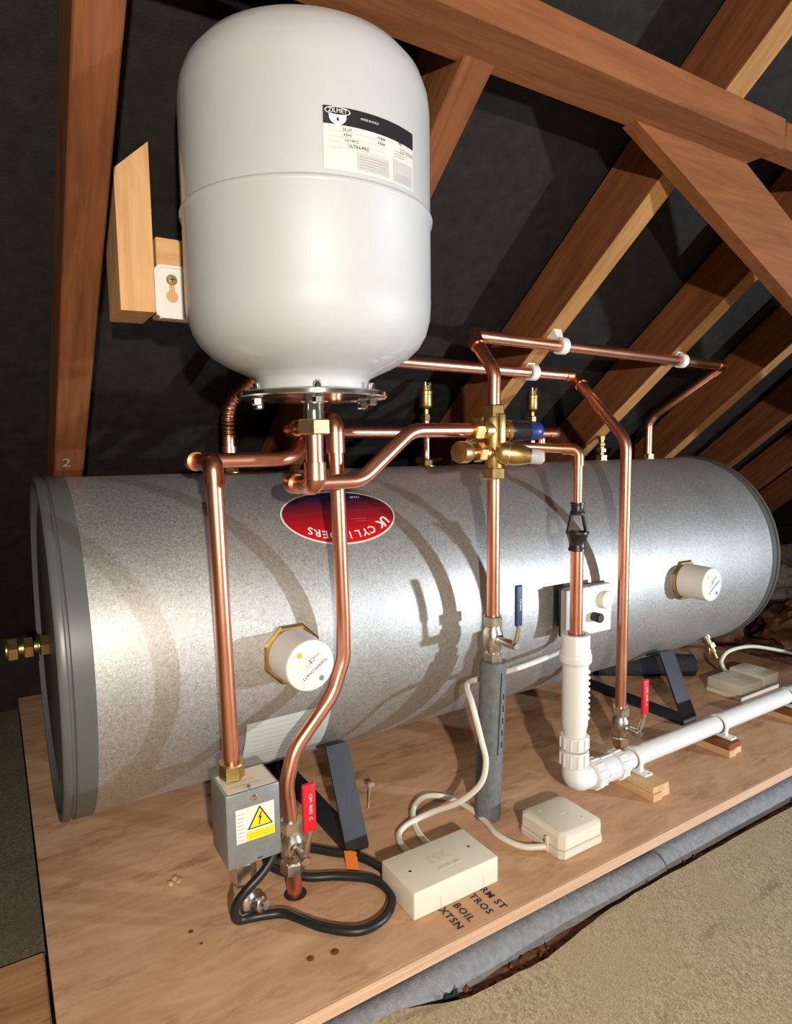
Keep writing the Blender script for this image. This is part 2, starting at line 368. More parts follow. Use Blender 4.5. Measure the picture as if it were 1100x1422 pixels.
# purlin: two lengths meeting end to end, rafters notched over it
def prism(name, poly, y0, y1, mat, lab, cat):
    # polygon in the XZ plane swept from y0 to y1
    n = len(poly); m = MB(); m.v = [V((x, y0, z)) for x, z in poly]+[V((x, y1, z)) for x, z in poly]
    m.f = [list(range(n)), [n+i for i in range(n)][::-1]]+[[i, (i+1) % n, n+(i+1) % n, n+i] for i in range(n)]
    return tag(m.build(name, mat, base=(poly[0][0], y0, poly[0][1]), smooth=False), lab, cat)
tag(MB().box((-1.5, .573, 1.097), (1.079, .652, 1.144), .003, 1).build('purlin', PURL, base=(-1.5, .6, 1.097)), 'orange-brown purlin running above the vessel, sawn off at its right end', 'purlin')
tag(MB().box((1.083, .575, 1.101), (4.6, .617, 1.142), .003, 1).build('purlin', PURL, base=(1.083, .59, 1.096)), 'thinner purlin length continuing to the right past the splice', 'purlin')
prism('roof_brace', [(.800, 1.0968), (1.075, 1.0968), (1.97, .695), (1.92, .588)], .632, .656, PURL, 'heavy diagonal timber brace dropping from the purlin to the right', 'brace')

# plywood platform
ply = thing('plywood_platform', 'large plywood sheet carrying the cylinder, front edge over the lagged pipe', 'platform', (.0235, .635, -.018))
top = MB().box((.0235, .6365, -.018), (1.93, 1.93, 0)).build('sheet', PLY, ply, smooth=False)
MB().box((.0235, .633, -.0178), (1.93, .6365, -.0003)).build('edge_veneer', PLYE, ply, smooth=False)
for x in (.3, .85, 1.4, 1.88): MB().box((x-.022, .70, -.0828), (x+.022, 1.9, -.018)).build('bearer', RAFT, ply, smooth=False)
def onply(cx, cy): return flatplace((cx, cy, .0006), (0, -1, 0), (1, 0, 0))
for s_, cx, cy in (('RM ST', .5715, .668), ('TROS', .549, .668), ('BOIL', .5185, .668), ('XTSN', .4965, .668)):
    lettering('handwriting', s_, .0160, onply(cx, cy), INK, ply, 1.18, bold=.0004)
for x, y, r_ in ((.189, .839, .0035), (.195, .81, .0022), (.305, .709, .005), (.336, .702, .006), (.37, .842, .003)):
    MB().lathe((x, y, .0001), (0, 0, 1), [(r_, 0), (r_*.8, .0006)], 10).build('knot', RAFT, ply)
MB().lathe((.337, .832, -.001), (0, 0, 1), [(.0165, 0), (.0165, .0016)], 24).build('pipe_hole', INK, ply)
rf = bpy.data.objects['rafter']
ck = lettering('chalk_mark', '2', .030, lambda x, y: onroof(.108+x, 1.212, .0012) + UPS*y, CHALK, None)
ck.parent = rf; ck.matrix_parent_inverse = rf.matrix_local.inverted()

# lagged pipe lying in the trench
for a, b, lb in ((.10, .890, 'pale grey foam-lagged pipe under the front edge, left length'), (.897, 4.3, 'pale grey foam-lagged pipe under the front edge, right length')):
    t = thing('lagged_pipe', lb, 'pipe', (a, .628, -.08), 'lagged pipe lengths in the trench')
    pts = [(a+(b-a)*i/24, .637+.003*math.sin(i*.5+a), -.0535+.002*math.sin(i*.7)) for i in range(25)]
    MB().tube(pts, .0265, 22).build('foam_sleeve', FOAML, t)
    MB().tube([(a-.012, pts[0][1], pts[0][2]), pts[0], (a+.02, pts[0][1], pts[0][2])], .0085, 12).build('copper_core', COPPERD, t)
t = thing('torn_foil_scrap', 'torn green and white foil scrap in the trench beside the lagged pipe', 'scrap', (.44, .60, -.062))
MB().add([(.425, .604, -.060), (.46, .600, -.058), (.455, .600, -.030), (.448, .603, -.040), (.44, .602, -.034), (.433, .604, -.05)], [[0, 1, 2, 3, 4, 5]]).build('foil', GREENF, t, smooth=False)
MB().add([(.40, .602, -.058), (.44, .598, -.056), (.436, .606, -.046), (.405, .609, -.048)], [[0, 1, 2, 3]]).build('paper_back', WHITEPAP, t, smooth=False)
for i in range(60):
    x = random.uniform(.3, 1.5); y = random.uniform(.590, .609)
    m = MB(); s_ = random.uniform(.004, .011); h_ = random.uniform(.003, .008)
    a = random.uniform(0, 3); ca, sa = math.cos(a), math.sin(a)
    m.add([(x+ca*s_, y+sa*s_*.5, -.0595), (x-sa*s_*.6, y+ca*s_*.6, -.048), (x-ca*s_, y-sa*s_*.6, -.048), (x+sa*s_*.5, y-ca*s_*.5, -.048), (x, y, -.048+h_)], [[0, 1, 4], [1, 2, 4], [2, 3, 4], [3, 0, 4]])
    if i == 0: deb = MB()
    deb.add(m.v, m.f)
tag(deb.build('wood_debris', BLOCKW if False else RAFT, base=(.9, .6, -.048), smooth=False), 'loose brown splinters and grit lying in the trench', 'debris', kind='stuff')
# mineral wool at the right-hand eaves
for (cx, cy, cz, rx, ry, rz, sd, lb) in ((2.36, 1.62, .07, .24, .20, .15, 1, 'greyish mineral wool heap past the right cylinder end, nearer lump'), (3.02, 1.60, .03, .30, .20, .13, 5, 'greyish mineral wool heap past the right cylinder end, farther lump'), (1.66, 1.50, .02, .20, .12, .09, 9, 'rumpled brown insulation lump behind the small brass drain cock'), (2.10, 1.32, -.03, .13, .12, .12, 12, 'rumpled brown insulation lump just past the right end of the plywood'), (2.45, 1.20, -.04, .16, .11, .10, 15, 'rumpled brown insulation lump farther right beyond the plywood end')):
    bm = bmesh.new(); bmesh.ops.create_icosphere(bm, subdivisions=4, radius=1)
    for q in bm.verts:
        d = 1+.35*mnoise.noise(q.co*2.2+V((sd, 0, 0)))+.18*mnoise.noise(q.co*6+V((sd, 3, 0)))
        q.co = V((cx+q.co.x*rx*d, cy+q.co.y*ry*d, max(.001 if cx < 1.9 else -.082, cz+q.co.z*rz*d)))
    tag(MB().bm(bm).build('mineral_wool', WOOL if sd < 8 else WOOLB, base=(cx, cy, 0)), lb, 'insulation', 'mineral wool at the eaves')

# ================================================================== hot water cylinder
YC, ZC, CR = 1.152, .339, .265
def surf(x, a, r=CR): return V((x, YC-r*math.cos(a), ZC+r*math.sin(a)))
cyl = thing('hot_water_cylinder', 'long galvanised horizontal hot water cylinder with grey plastic end caps', 'water cylinder', (.9, YC, ZC-CR))
m = MB().lathe((0, YC, ZC), (1, 0, 0), [(CR-.02, .09), (CR, .0905), (CR, 1.7), (CR-.02, 1.7005)], 128); m.build('shell', GALV, cyl)
m = MB().lathe((0, YC, ZC), (1, 0, 0), [(.0, .062), (.225, .062), (.235, .066), (.252, .066), (.256, .055), (.2655, .0545), (.2675, .057), (.2675, .065), (.2650, .067), (.2650, .070), (.2675, .0715), (.2675, .0955), (.2664, .0965), (CR-.01, .0965)], 128); m.build('end_cap', CAPG, cyl)
m = MB().lathe((0, YC, ZC), (1, 0, 0), [(CR-.01, 1.695), (.2665, 1.696), (.2668, 1.712), (.2655, 1.713), (.2655, 1.716), (.2690, 1.717), (.2690, 1.726), (.262, 1.729), (.25, 1.722), (0, 1.722)], 128); m.build('end_cap', CAPD, cyl)
# oval badge, stuck on upside down
BX, BA = .494, R(47.0)
def bplace(h): return lambda u, v: surf(BX+u, BA+v/CR, CR+h)
def ell(a, b, h, n=48):
    mm = MB(); pl = bplace(h); rings = 5; v = [pl(0, 0)]; f = []
    for j in range(1, rings+1):
        for i in range(n): v.append(pl(a*j/rings*math.cos(2*math.pi*i/n), b*j/rings*math.sin(2*math.pi*i/n)))
    for i in range(n): f.append([0, 1+i, 1+(i+1) % n])
    for j in range(rings-1):
        for i in range(n):
            k = (i+1) % n; f.append([1+j*n+i, 1+j*n+k, 1+(j+1)*n+k, 1+(j+1)*n+i])
    return mm.add(v, f)
bo = ell(.1055, .0600, .0006).build('badge_border', WHITEPAP, cyl)
bi = ell(.1025, .0570, .0010).build('badge', BADGE, cyl); bi['label'] = 'oval red and dark blue badge reading UK CYLINDERS upside down'
word = 'UK CYLINDERS'; t0, t1 = R(153), R(42)
for i, ch in enumerate(word):
    if ch == ' ': continue
    t = t0+(t1-t0)*i/(len(word)-1)
    px, py = .0865*math.cos(t), .0425*math.sin(t); tx, ty = .0865*math.sin(t), -.0425*math.cos(t)*.5; L = math.hypot(tx, ty); tx /= L; ty /= L
    pl = bplace(.0014)
    lettering('badge_lettering', ch, .0200 if i > 1 else .0215, lambda x, y, px=px, py=py, tx=tx, ty=ty, pl=pl: pl(-(px+x*tx-y*ty), -(py+x*ty+y*tx)), LETTERW, bi, bold=.0008 if i < 2 else .0003)
for k, (u, v, wd) in enumerate(((-.03, .012, .030), (-.034, .0175, .02))):
    patch(lambda x, y, u=u, v=v: bplace(.0014)(-(u+x), -(v+y)), -wd/2, wd/2, -.0007, .0007, 4, 1).build('badge_small_print', LETTERR, bi)
lettering('badge_lettering', 'YOUR', .007, lambda x, y: bplace(.0014)(-(-.045+x), -(-.040+y)), LETTERW, bi)
# fittings on top of the shell
for x in (.366, .797, 1.105, 1.35, 1.539):
    yy = 1.03 if x == .427 else 1.152
    zt = ZC+math.sqrt(CR**2-(yy-YC)**2)
    mm = MB().hexn((x, yy, zt-.004), (0, 0, 1), .026, .018); mm.lathe((x, yy, zt-.006), (0, 0, 1), [(.020, 0), (.020, .0065)], 20)
    mm.build('boss', BRASS, cyl)
# rust spot and scuff
patch(lambda x, y: surf(.469+x+y*.1, R(22)+y/CR, CR+.0004), -.0025, .0025, -.009, .009, 2, 4).build('rust_spot', RAFT, cyl)
# brass end fitting
t = thing('brass_end_fitting', 'brass compression fitting sticking out of the left cylinder end', 'fitting', (.06, YC, ZC-.02))
MB().hexn((.062, YC, ZC), (-1, 0, 0), .030, .014).build('nut', BRASSL, t)
MB().lathe((.048, YC, ZC), (-1, 0, 0), [(.010, 0), (.010, .006), (.011, .012), (.009, .03), (.012, .034), (.012, .046), (.009, .048)], 20).build('stem', BRASS, t)
MB().lathe((.046, YC, ZC), (-1, 0, 0), [(.024, 0), (.024, .0015)], 24).build('washer', BLACKP, t)
MB().hexn((.040, YC, ZC), (-1, 0, 0), .030, .014).build('nut', BRASSL, t)
MB().hexn((.019, YC, ZC), (-1, 0, 0), .032, .015).build('nut', BRASSL, t)
# immersion heaters
def heater(x, z, lab, big):
    t = thing('immersion_heater', lab, 'heater', (x, .887, z), 'immersion heaters on the cylinder')
    m = MB().lathe((x, .892, z), (0, -1, 0), [(.0455, 0), (.0475, .002), (.0475, .007), (.0445, .009), (.030, .009)], 8, (1, 0, .41)); m.build('brass_flange', BRASS, t, ang=20)
    m = MB().lathe((x, .882, z), (0, -1, 0), [(.039, 0), (.0385, .004), (.0372, .058), (.0366, .0605), (.0352, .0616), (0, .0616)], 48); cp = m.build('cap', WHITEP, t)
    fy = .882-.0616-.0004
    fp = lambda u, v: flatplace((x+u, fy, z+v), (1, 0, 0), (0, 0, 1))
    MB().lathe((x-.0165, fy+.0002, z+.0175), (0, -1, 0), [(.0044, 0), (.0044, .0004)], 8).build('amber_dot', AMBER if big else YELLOW, cp)
    rot = R(215)
    lettering('cap_lettering', 'THERMOWATT', .0066, flatplace((x+.006, fy, z-.006), (1, 0, 0), (0, 0, 1), rot), LABELK, cp)
    q = flatplace((x, fy, z+.003), (1, 0, 0), (0, 0, 1), rot)
    patch(q, -.020, .020, -.0104, -.0100, 1, 1).build('printed_line', LABELG, cp)
    lettering('cap_lettering', 'CE', .0085, flatplace((x+.0015, fy, z+.008), (1, 0, 0), (0, 0, 1), rot), LABELK, cp)
    lettering('cap_lettering', 'IP24', .0050, flatplace((x+.0095, fy, z+.0140), (1, 0, 0), (0, 0, 1), rot), LABELK, cp)
    for k in range(3): patch(q, -.004-k*.0005, .012, -.0015+.0022*k, -.0010+.0022*k, 1, 1).build('printed_line', LABELG, cp)
    m = MB().lathe((x+.0165, fy+.0004, z-.0205), (0, -1, 0), [(.0038, 0), (.0038, .0006), (.0022, .0006)], 16); m.build('lock_screw', STEEL, cp)
    return t
heater(.366, .339, 'white capped immersion heater at left, behind the two left copper pipes', True)
heater(1.327, .335, 'smaller-looking white capped immersion heater near the right cylinder end', False)
# information sheet
t = thing('information_sheet', 'white printed information sheet stuck low on the cylinder behind the copper pipe', 'sheet', (.37, .95, .13))
def shp(h): return lambda u, v: surf(.299+u*.140+v*.006, R(-22.3)-v*R(27+2*u), CR+.0012+h+.010*max(0, v-.75)*(1-u))
patch(shp(0), 0, 1, 0, 1, 16, 16).build('paper', SHEETP, t)
for i in range(9):
    u0 = .08+.02*(i % 3); u1 = .92 if i % 4 else .60
    patch(shp(.0006), u0, u1, .08+i*.085, .093+i*.085, 12, 1).build('printed_line', LABELL, t)
patch(shp(.0006), .62, .92, .62, .86, 6, 4).build('printed_panel', LABELL, t)
# thermostat
t = thing('thermostat', 'white thermostat box with round dial and black reset knob on the cylinder', 'thermostat', (.95, .887, .28))
MB().box((.925, .866, .290), (1.0, .893, .358), .002).build('pocket', BLACKP, t)
MB().box((.9035, .860, .279), (1.026, .867, .3745), .002).build('back_plate', BLACKP, t)
bx = MB().box((.902, .846, .277), (1.030, .861, .372), .003).build('cover', WHITEP, t)
MB().box((.966, .8455, .367), (.9672, .848, .3725), 0).build('seam', LABELG, bx)
dl = MB().lathe((1.006, .847, .342), (0, -1, 0), [(.0178, 0), (.0178, .004), (.0168, .0105), (.0158, .0115), (0, .0115)], 32).build('dial', CREAM, t)
for k in range(6):
    a = R(-150+k*50); MB().lathe((1.006+.0095*math.cos(a), .8357, .342+.0095*math.sin(a)), (0, -1, 0), [(.0012, 0), (.0012, .0004)], 8).build('dial_mark', LABELG, dl)
kb = MB().lathe((.977, .847, .312), (0, -1, 0), [(.0115, 0), (.0115, .0015), (.0102, .0015)], 24).build('knob_collar', CREAM, t)
MB().lathe((.977, .846, .312), (0, -1, 0), [(.0092, 0), (.0092, .018), (.008, .0195), (0, .0195)], 20).build('reset_knob', BLACKP, t)
MB().lathe((.943, .868, .279), (0, 0, -1), [(.009, 0), (.009, .012), (.006, .022)], 16).build('cable_gland', BLACKP, t)
# drain cock
t = thing('drain_cock', 'small brass drain cock under the right part of the cylinder', 'drain cock', (1.555, .95, .10))
ax = V((.25, -.45, -1)).normalized(); p0 = surf(1.555, R(-48), CR-.004)
MB().lathe(p0, ax, [(.014, 0), (.014, .008), (.009, .010), (.009, .024)], 16).build('stem', NICKEL, t)
MB().hexn(p0+ax*.022, ax, .022, .014).build('nut', BRASS, t)
m = MB().lathe(p0+ax*.034, ax, [(.009, 0), (.0085, .014), (.005, .016), (.005, .030), (.003, .031)], 14); m.build('spout', BRASS, t)
MB().box(p0+ax*.040+V((-.018, -.004, -.010)), p0+ax*.040+V((-.009, .004, .006)), .001).build('screw', BRASSL, t)
# stands
def stand(x0, x1, lab):
    t = thing('cradle_stand', lab, 'stand', ((x0+x1)/2, YC, 0), 'black steel cylinder cradles')
    def prof(pts, th, name):
        m = MB(); n = len(pts); nn = []
        for i in range(n):
            a, b = V(pts[max(i-1, 0)]), V(pts[min(i+1, n-1)]); d = (b-a).normalized(); nn.append(V((-d.y, d.x)))
        for x in (x0, x1):
            for i in range(n): m.v.append(V((x, pts[i][0], pts[i][1])))
            for i in range(n): m.v.append(V((x, pts[i][0]+nn[i].x*th, pts[i][1]+nn[i].y*th)))
        for i in range(n-1):
            a, b = i, i+1; m.f += [[a, b, n+b, n+a], [2*n+a, 3*n+a, 3*n+b, 2*n+b], [a, 2*n+a, 2*n+b, b], [n+a, n+b, 3*n+b, 3*n+a]]
        for e in (0, n-1): m.f.append([e, n+e, 3*n+e, 2*n+e])
        return m.build(name, BLKST, t, smooth=False)
    prof([(.868, .0005), (2*YC-.868, .0005)], .005, 'base_bar')
    prof([(.868, .0055), (.868-.002, .006), (.934, .154), (.9735, .1405)], -.005, 'strut')
    prof([(2*YC-.868, .0055), (2*YC-.934, .154), (2*YC-.9735, .1405)], .005, 'strut')
    return t
stand(.440, .480, 'black steel cradle stand under the left part of the cylinder')
stand(1.310, 1.360, 'black steel cradle stand under the right part of the cylinder')
# dark lagged stub behind the right stand
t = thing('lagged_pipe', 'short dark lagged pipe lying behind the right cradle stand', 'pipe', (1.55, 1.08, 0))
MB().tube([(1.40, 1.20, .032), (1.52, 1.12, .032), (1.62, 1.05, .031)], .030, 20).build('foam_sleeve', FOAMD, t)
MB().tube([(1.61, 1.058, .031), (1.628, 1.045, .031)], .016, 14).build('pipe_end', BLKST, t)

# ================================================================== expansion vessel
AX, AY, VR = .340, .733, .1445
ves = thing('expansion_vessel', 'large white upright expansion vessel hanging above the cylinder', 'vessel', (AX, AY, .69))
prof = [(.050, .7135), (.0665, .7140), (.067, .722), (.070, .728), (.082, .734), (.100, .742), (.117, .752), (.130, .764), (.1385, .778), (.1432, .795), (VR, .812), (VR, .9025), (VR+.0022, .9045), (VR+.0028, .908), (VR+.0014, .911), (VR, .9115), (VR, 1.026), (.1425, 1.043), (.136, 1.061), (.123, 1.0765), (.104, 1.0885), (.078, 1.0975), (.045, 1.104), (.015, 1.1065), (0, 1.1068)]
MB().lathe((AX, AY, 0), (0, 0, 1), prof, 96).build('tank', ENAMEL, ves, ang=60)
fl = MB().lathe((AX, AY, 0), (0, 0, 1), [(.020, .7015), (.055, .7018), (.070, .7035), (.089, .7045), (.0905, .706), (.0905, .710), (.089, .7115), (.065, .7120), (.05, .7130)], 64).build('flange', CHROME, ves)
f_ = V((-AX, -AY, 0)).normalized(); s_v = V((-f_.y, f_.x, 0))
if s_v.x < 0: s_v = -s_v
for k in range(6):
    a = R(k*60+4); d = f_*math.cos(a)+s_v*math.sin(a); p = V((AX, AY, 0))+d*.0765
    b_ = MB().hexn(p+V((0, 0, .6945)), (0, 0, 1), .0115, .0085).build('bolt', CHROME, ves)
    MB().lathe(p+V((0, 0, .7085)), (0, 0, 1), [(.0042, 0), (.0042, .0105), (.003, .012), (0, .0122)], 12).build('stud_end', CHROME, b_)
MB().lathe((AX, AY, 0), (0, 0, 1), [(.0128, .676), (.0128, .700), (.022, .7025)], 24).build('threaded_stub', CHROME, ves)
def vp(h, r0=VR): return lambda u, v: V((AX, AY, 0)) + (f_*math.cos(R(6.4)+u/VR)+s_v*math.sin(R(6.4)+u/VR))*(r0+h) + V((0, 0, .9155+v))
LBW, LBH = .1105, .0590
lab = patch(vp(.0004), 0, LBW, 0, LBH, 28, 2).build('rating_label', LABELW, ves); lab['label'] = 'silver white rating label with a black header strip'
patch(vp(.0007), .0, LBW, .0425, LBH, 28, 1).build('label_header', LABELK, lab)
def vell(cx, cy, a, b, h, n=28):
    pl = vp(h); mm = MB(); v = [pl(cx, cy)] + [pl(cx+a*math.cos(2*math.pi*i/n), cy+b*math.sin(2*math.pi*i/n)) for i in range(n)]
    return mm.add(v, [[0, 1+i, 1+(i+1) % n] for i in range(n)])
lg = vell(.0145, .0500, .0088, .0078, .0009).build('logo_shield', LETTERW, lab)
vell(.0145, .0548, .0130, .0040, .0010).build('logo_band_border', LETTERW, lab)
vell(.0145, .0548, .0120, .0033, .0011).build('logo_band', LABELK, lab)
vpl = vp(.0013)
lettering('logo_lettering', 'ZILMET', .0058, lambda x, y: vpl(.0145+x, .0548+y), LETTERW, lab)
vell(.0145, .0472, .0012, .0017, .0012, 10).build('logo_flame', LABELK, lab)
lettering('label_lettering', 'MADE IN ITALY', .0030, lambda x, y: vpl(.0485+x, .0515+y), LETTERW, lab)
for i, (s_, cx, cy, sz) in enumerate((('25 LIT', .024, .0385, .0036), ('3,5+0', .024, .0337, .0036), ('-10 +99 C', .028, .0288, .0036), ('ULTRA-PRO', .036, .0240, .0042), ('10 BAR', .062, .0385, .0034), ('8 BAR', .062, .0337, .0034), ('CE 0948', .098, .0345, .0062), ('PED', .088, .0410, .003))):
    lettering('label_lettering', s_, sz, lambda x, y, cx=cx, cy=cy: vpl(cx+x, cy+y), LABELK if i != 6 else LABELG, lab)
for cy in (.0361, .0312, .0263, .0214): patch(vp(.0008), .006, .066, cy, cy+.0003, 12, 1).build('label_rule', LABELL, lab)
patch(vp(.0008), .034, .072, .0035, .0200, 10, 1).build('printed_panel', LABELL, lab)
patch(vp(.0008), .078, .108, .0025, .0240, 10, 1).build('printed_panel', LABELL, lab)
for i in range(5): patch(vp(.0011), .036, .070, .0055+i*.0026, .0061+i*.0026, 8, 1).build('printed_line', LABELG, lab)
for i in range(3): patch(vp(.0011), .080, .106, .0045+i*.0026, .0051+i*.0026, 8, 1).build('printed_line', LABELG, lab)
for i in range(3): patch(vp(.0009), .080, .094, .0275+i*.0024, .0280+i*.0024, 6, 1).build('printed_line', LABELG, lab)
# keyhole mounting lug on the back left of the tank
lug = thing('mounting_bracket', 'white steel keyhole bracket screwed to the pine crosspiece behind the vessel', 'bracket', (.21, .862, .81))
bm = bmesh.new(); bmesh.ops.create_cube(bm, size=1)
for q in bm.verts: q.co = V((.2660+q.co.x*.155, .8635+q.co.y*.006, .8430+q.co.z*.066))
es = [e for e in bm.edges if abs((e.verts[0].co-e.verts[1].co).normalized().y) > .9]
bmesh.ops.bevel(bm, geom=es, offset=.0035, segments=3, affect='EDGES')
MB().bm(bm).build('plate', WHITEP, lug)
def rim(inset, y0, y1, w_):
    m = MB(); P = []
    x0, x1, z0, z1, r_ = .187+inset, .258-inset, .810+inset, .876-inset, .010
    for cx, cz, a0 in ((x1-r_, z1-r_, 0), (x0+r_, z1-r_, 90), (x0+r_, z0+r_, 180), (x1-r_, z0+r_, 270)):
        for k in range(6): a = R(a0+k*18); P.append((cx+r_*math.cos(a), cz+r_*math.sin(a)))
    n = len(P); C0 = ((x0+x1)/2, (z0+z1)/2)
    for (sc, y) in ((1, y0), (1, y1), (1-w_, y1), (1-w_, y0)):
        for p in P: m.v.append(V((C0[0]+(p[0]-C0[0])*sc, y, C0[1]+(p[1]-C0[1])*sc)))
    for j in range(3):
        for i in range(n): k = (i+1) % n; m.f.append([j*n+i, j*n+k, (j+1)*n+k, (j+1)*n+i])
    return m
rim(0, .8605, .8575, .10).build('raised_rim', WHITEP, lug)
MB().lathe((.2085, .8603, .838), (0, -1, 0), [(.0075, 0), (.0075, .0004)], 20).build('keyhole', PINE, lug)
MB().box((.2050, .8594, .836), (.2120, .8600, .856)).build('keyhole_slot', PINE, lug, smooth=False)
MB().lathe((.2085, .8603, .8585), (0, -1, 0), [(.0072, 0), (.0070, .0015), (.0055, .003), (0, .0032)], 20).build('screw_head', BRASSL, lug)
m = MB(); m.box((.2045, .8568, .858), (.2125, .8573, .859)); m.box((.208, .8568, .8545), (.209, .8573, .8625)); m.build('screw_slot', LABELK, lug, smooth=False)
# pine bracket timbers
tim = MB(); x0, x1, y0, y1 = .148, .190, .868, .955
za = lambda x, y: min(roofz(y)+fo-.004, 1.06)
tz = lambda x, y: .986+(x-x0)/(x1-x0)*.040 - (y-y0)*RS
P = [(x0, y0, .817), (x1, y0, .818), (x1, y1, .818), (x0, y1, .817)]; T = [(x, y, tz(x, y)) for x, y, z in P]
tim.add(P+T, [[0, 3, 2, 1], [4, 5, 6, 7], [0, 1, 5, 4], [1, 2, 6, 5], [2, 3, 7, 6], [3, 0, 4, 7]])
tag(tim.build('timber_upright', PINE, base=(.169, .91, .818), smooth=False), 'pale pine upright with a slanted top left of the white vessel', 'timber')
tag(MB().box((.1905, .8675, .8145), (.488, .905, .912), .001, 1).build('timber_crosspiece', PINEX, base=(.34, .885, .8145)), 'pale pine crosspiece behind the white vessel', 'timber')

for o in bpy.data.objects:          # the bracket group stands just clear of the tank's back
    if o.name.startswith(('mounting_bracket', 'timber_upright', 'timber_crosspiece')):
        o.location = (o.location.x*1.016, o.location.y*1.016+.0005, .645+(o.location.z-.645)*1.016); WL[o.name] = o.location.copy()

# ================================================================== copper pipe runs
PR = .011
def pipe(name, label, pts, rad, elbows=(), base=None, r=PR, cat='pipe', nuts=(), mat=None):
    t = thing(name, label, cat, base or pts[0], 'copper pipe runs')
    MB().tube(fillet(pts, rad), r, 20).build('tube', mat or COPPER, t)
    for i in elbows: elbow(pts[i-1], pts[i], pts[i+1], r+.0023).build('elbow', COPPERE, t)
    for (o, ax, af, h) in nuts: MB().hexn(o, ax, af, h).build('nut', BRASS, t)
    return t
# left riser and its run over the cylinder
pipe('copper_pipe', 'leftmost copper riser, turning back over the cylinder top towards the right',
     [(.2515, .832, .200), (.243, .832, .628), (.243, .937, .629), (.395, .937, .629), (.47, 1.02, .672), (.54, 1.10, .675), (1.135, 1.10, .672), (1.135, 1.152, .672), (1.135, 1.152, .606)],
     [.012, .012, .05, .05, .05, .012, .012], (1, 2, 6), (.2515, .832, .2))
# second riser with the S bend
pts2 = [(.337, .832, -.017), (.333, .832, .12), (.3285, .833, .168), (.345, .838, .215), (.412, .848, .278), (.4335, .850, .330), (.4340, .850, .39), (.4275, .850, .684), (.4275, 1.014, .677), (.499, 1.064, .675)]
t = thing('copper_pipe', 'copper riser with an S bend above the red lever valve by the grey box', 'pipe', (.337, .832, 0), 'copper pipe runs')
MB().tube(fillet(pts2, [.05, .06, .07, .07, .06, .08, .012, .012]), PR, 20).build('tube', COPPER, t)
for i in (7, 8): elbow(pts2[i-1], pts2[i], pts2[i+1]).build('elbow', COPPERE, t)
MB().tube([(.4279, .850, .638), (.4276, .850, .668)], .0136, 20).build('coupler', COPPER, t)
# vessel drop pipe
t = pipe('copper_pipe', 'copper pipe dropping from the vessel flange and bending up to the brass valve group',
     [(AX, AY, .672), (AX, AY, .600), (AX, .815, .598), (.449, .815, .598), (.543, .823, .670), (.668, .832, .671)], [.013, .012, .055, .055], (1, 2), (AX, AY, .6))
MB().tube([(AX, AY, .606), (AX, AY, .6265)],   .0138, 20).build('socket', COPPER, t)
MB().hexn((AX, AY, .6615), (0, 0, 1), .037, .0185, (f_.x, f_.y, 0)).build('nut', BRASSL, t)
# riser through the valve group, high run clipped to the rafters
pipe('copper_pipe', 'copper riser below the brass valve group, standing on the blue lever valve', [(.711, .832, .335), (.712, .832, .600)], 0)
pipe('copper_pipe', 'upper clipped copper run from the valve group to the right cylinder top',
     [(.712, .832, .700), (.712, .831, .766), (.712, .890, .834), (1.539, .943, .832), (1.539, 1.130, .724), (1.539, 1.152, .70), (1.539, 1.152, .606)],
     [.03, .012, .012, .05, .03], (2, 3), (.712, .832, .7))
# lower high run down to the right-hand red lever valve
pipe('copper_pipe', 'lower clipped copper run dropping to the red lever valve on the right',
     [(.366, 1.152, .606), (.367, 1.152, .725), (.42, 1.05, .797), (.50, .985, .797), (1.062, .983, .790), (1.062, .845, .651), (1.062, .845, .095)],
     [.06, .05, .05, .014, .05], (4,), (.366, 1.152, .606))
# corrugated flexible sleeve on the back riser
pp = fillet([(.3665, 1.152, .668), (.367, 1.152, .725), (.40, 1.09, .770)], .06, 30)
L = [V(p) for p in pp]; dense = []
for i in range(len(L)-1):
    k = max(1, int((L[i+1]-L[i]).length/.0012))
    for j in range(k): dense.append(L[i].lerp(L[i+1], j/k))
t = thing('flexible_connector', 'corrugated copper flexible connector standing behind the vessel flange', 'connector', (.3665, 1.152, .64))
MB().tube(dense, [.0122+.0010*math.sin(i*1.05) for i in range(len(dense))], 16).build('bellows', COPPERD, t)
MB().tube([(.3663, 1.152, .618), (.3665, 1.152, .650)], .0135, 18).build('socket', COPPER, t)
# 15 mm discharge pipe and tundish
PX, PY = .8455, .770
t15 = pipe('copper_pipe', 'thin copper discharge pipe running down into the black tundish', [(.700, .862, .648), (PX, PY, .637), (PX, PY, .535)], [.012], (1,), r=.0075)
pipe('copper_pipe', 'copper pipe between the black tundish and the white waste trap', [(PX, PY, .478), (PX, PY, .300)], 0)
t = thing('tundish', 'black plastic open tundish on the discharge pipe', 'tundish', (PX, PY, .466))
MB().lathe((PX, PY, .526), (0, 0, 1), [(.0078, 0), (.0118, .0), (.0122, .004), (.0108, .006), (.0112, .017), (.0124, .018), (.0124, .021), (.0078, .021)], 20).build('top_collar', BLACKP, t)
for s_ in (-1, 1):
    d = V((math.cos(R(-32))*s_, math.sin(R(-32))*s_, 0))
    MB().tube(smoothpath([V((PX, PY, .532))+d*.0090, V((PX, PY, .517))+d*.0112, V((PX, PY, .502))+d*.0145, V((PX, PY, .492))+d*.016]), .0040, 10).build('arm', BLACKP, t)
MB().lathe((PX, PY, .464), (0, 0, 1), [(.0115, 0), (.0148, 0), (.0150, .004), (.0138, .006), (.0138, .014), (.0150, .018), (.0185, .029), (.0198, .030), (.0198, .033), (.0175, .033), (.012, .018), (.0112, .012)], 24).build('funnel', BLACKP, t)

